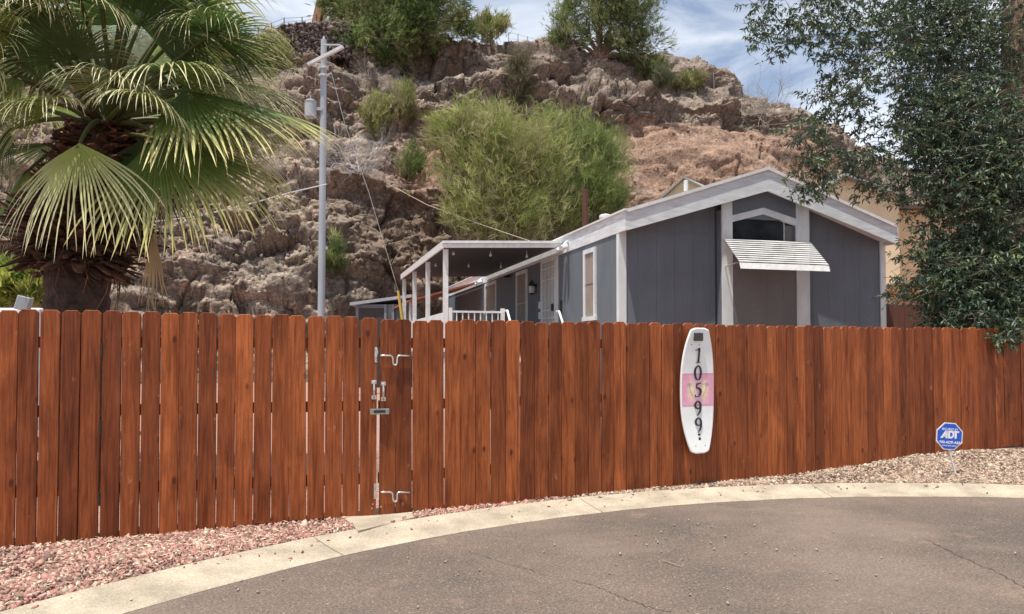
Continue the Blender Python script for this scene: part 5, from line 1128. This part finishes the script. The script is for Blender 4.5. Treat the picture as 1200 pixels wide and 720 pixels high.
# right lower hanging fans
fr(185, 160, YL-.55, (.75, -.25, -.62), (.35, -.75, .75), 1.62, span=140, droop=.75, tipfrac=.5, green=(.12, .18, .04), pale=(.85, .76, .30), seed=2, fold=.4, split=.5)
fr(215, 105, YL-.35, (1, -.15, -.30), (.15, -.45, 1), 1.72, span=145, droop=.5, tipfrac=.42, green=(.10, .16, .035), pale=(.75, .66, .26), seed=3, fold=.4, split=.52)
fr(165, 165, YL-.1, (.4, .0, -1), (.5, -.8, .3), 1.30, span=150, droop=.5, tipfrac=.35, green=DG, pale=(.4, .38, .2), seed=4, fold=.4)
# upper fans seen from below and side
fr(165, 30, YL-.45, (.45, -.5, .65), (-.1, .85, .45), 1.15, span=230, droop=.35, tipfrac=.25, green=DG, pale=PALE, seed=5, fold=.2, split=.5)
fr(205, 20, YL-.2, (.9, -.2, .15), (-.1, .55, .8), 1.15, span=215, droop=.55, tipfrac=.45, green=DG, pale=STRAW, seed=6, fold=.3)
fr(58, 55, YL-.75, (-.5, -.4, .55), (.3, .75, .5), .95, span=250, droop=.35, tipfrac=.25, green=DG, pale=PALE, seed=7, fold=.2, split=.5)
fr(135, 98, YL-.85, (.15, -1, .05), (.0, .25, 1), .85, span=200, droop=1.1, tipfrac=.85, green=MG, pale=STRAW, seed=8, fold=.3)
fr(20, 92, YL-.55, (-.7, -.45, -.25), (-.3, -.35, .9), 1.15, span=190, droop=.9, tipfrac=.5, green=MG, pale=STRAW, seed=9, fold=.35)
fr(10, 150, YL-.2, (-.5, -.2, -.9), (-.7, -.6, .4), 1.35, span=150, droop=.5, tipfrac=.25, green=DG, pale=(.3, .3, .14), seed=10, fold=.35)
fr(30, 10, YL-.9, (-.2, -.7, .1), (.1, .3, 1), .95, span=220, droop=1.0, tipfrac=.7, green=DG, pale=STRAW, seed=11, fold=.3)
fr(110, -60, YL-.9, (.1, -.75, -.1), (0, .2, 1), 1.1, span=230, droop=.9, tipfrac=.6, green=MG, pale=STRAW, seed=12, fold=.3)
fr(215, 62, YL+.35, (.9, .3, .1), (-.1, .1, 1), 1.25, span=190, droop=.6, tipfrac=.45, green=MG, pale=STRAW, seed=13, fold=.35)
fr(170, 115, YL-1.0, (.65, -.75, -.15), (.2, .2, 1), .75, span=190, droop=1.2, tipfrac=.8, green=MG, pale=STRAW, seed=14, fold=.35)
fr(60, 120, YL-.9, (-.5, -.75, -.3), (-.2, .0, 1), .95, span=180, droop=.9, tipfrac=.6, green=MG, pale=STRAW, seed=15)
# dark hanging fans under and behind the crown
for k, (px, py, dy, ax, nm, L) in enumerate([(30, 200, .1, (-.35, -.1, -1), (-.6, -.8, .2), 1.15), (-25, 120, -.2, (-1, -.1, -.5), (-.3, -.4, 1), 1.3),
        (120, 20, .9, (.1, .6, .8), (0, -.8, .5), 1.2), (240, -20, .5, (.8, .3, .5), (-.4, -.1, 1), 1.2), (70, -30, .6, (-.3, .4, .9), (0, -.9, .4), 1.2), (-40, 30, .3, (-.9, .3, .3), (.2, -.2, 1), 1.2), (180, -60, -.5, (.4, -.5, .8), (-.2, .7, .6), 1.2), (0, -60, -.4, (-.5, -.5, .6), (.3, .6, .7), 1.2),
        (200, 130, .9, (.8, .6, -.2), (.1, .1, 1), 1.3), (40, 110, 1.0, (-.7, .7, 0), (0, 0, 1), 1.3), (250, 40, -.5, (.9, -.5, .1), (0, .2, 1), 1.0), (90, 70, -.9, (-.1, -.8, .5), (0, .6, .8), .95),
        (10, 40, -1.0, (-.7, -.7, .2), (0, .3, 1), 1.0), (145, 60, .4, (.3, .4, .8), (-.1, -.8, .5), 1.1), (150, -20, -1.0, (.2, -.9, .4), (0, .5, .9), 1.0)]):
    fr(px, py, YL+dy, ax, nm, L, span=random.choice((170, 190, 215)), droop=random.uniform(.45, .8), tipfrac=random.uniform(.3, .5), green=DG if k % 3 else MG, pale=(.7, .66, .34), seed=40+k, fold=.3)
# dead brown hanging frond and a few dry ones
frond(at(180, 268, YL-.1), (.03, 0, -1), (0, -1, .1), .95, span=26, nseg=10, droop=.5, dry=1, seed=90, crown=H, fold=.3, split=.5)
frond(at(150, 262, YL+.2), (-.15, .1, -1), (.3, -1, .1), .8, span=40, nseg=10, droop=.5, dry=.9, seed=91, crown=H, fold=.3, split=.15)
# extra fans filling the right and upper side of the crown
for k, (px, py, dy, ax, nm, L) in enumerate([(235, 150, .3, (.9, .2, -.5), (.4, -.5, .8), 1.35), (195, 85, -.7, (.9, -.5, .0), (0, .0, 1), 1.15), (255, 95, .6, (1, .2, -.1), (0, -.2, 1), 1.3), 
        (45, 60, .2, (-.6, .1, .6), (.3, -.6, .6), 1.1), (150, 5, -.3, (.2, -.3, .9), (0, .9, .3), 1.1), (100, 40, .3, (-.1, .2, 1), (0, -.9, .3), 1.1), (-10, 80, -.7, (-.8, -.6, 0), (0, 0, 1), 1.0)]):
    fr(px, py, YL+dy, ax, nm, L, span=random.choice((160, 185, 205)), droop=random.uniform(.6, 1.0), tipfrac=random.uniform(.5, .75), green=MG, pale=STRAW, seed=140+k, fold=.35, split=.3)

rr_ = random.Random(77)
for k in range(16):                  # young and rear fans closing the crown
    a = rr_.uniform(0, 2*PI); el = rr_.uniform(-.1, 1.2); dv = Vector((math.cos(a)*math.cos(el), .35+.65*abs(math.sin(a))*math.cos(el), math.sin(el)+.1)).normalized()
    L = rr_.uniform(.75, 1.25); hub = H+dv*L; up_v = Vector((0, 0, 1)) if abs(dv.z) < .7 else Vector((0, -1, .2))
    frond(hub, dv+Vector((0, 0, -.25)), up_v, rr_.uniform(1.0, 1.25), span=rr_.choice((165, 190, 215)), nseg=44, droop=rr_.uniform(.6, 1.1), tipfrac=rr_.uniform(.4, .7), green=DG if k % 2 else MG, pale=(.85, .80, .45), seed=300+k, crown=H, fold=.35, split=.3)
for k, (px, py, dy, ax, nm, L) in enumerate([(232, 120, -.3, (.9, -.3, -.35), (.3, -.5, .9), 1.35), (205, 175, -.3, (.7, -.2, -.75), (.5, -.7, .6), 1.25), (10, 10, -.4, (-.8, -.4, .1), (0, .1, 1), 1.1), (70, -20, -.9, (-.2, -.8, .2), (0, .3, 1), 1.0), (240, 20, -.2, (.9, -.4, -.1), (.1, -.1, 1), 1.15)]):
    fr(px, py, YL+dy, ax, nm, L, span=(150, 170, 190)[k % 3], nseg=46, droop=.9, tipfrac=.7, green=(.22, .27, .06), pale=(.85, .78, .42), seed=400+k, fold=.35, split=.26)

for k, (px, py, dy, ax, nm, L) in enumerate([(20, -15, -1.1, (-.1, -.9, -.1), (0, .2, 1), 1.0), (95, 0, -1.2, (.2, -.9, .0), (0, .2, 1), .9), (-20, 50, -.9, (-.6, -.7, -.2), (-.2, .1, 1), 1.0), (35, 95, -.2, (-.6, -.2, .3), (.3, -.5, .8), 1.0), (175, 70, .1, (.5, .1, .6), (-.3, -.8, .5), 1.05)]):
    fr(px, py, YL+dy, ax, nm, L, span=(170, 190, 210)[k % 3], nseg=46, droop=1.1, tipfrac=.75, green=(.16, .22, .05), pale=(.95, .88, .55), seed=500+k, fold=.35, split=.26)
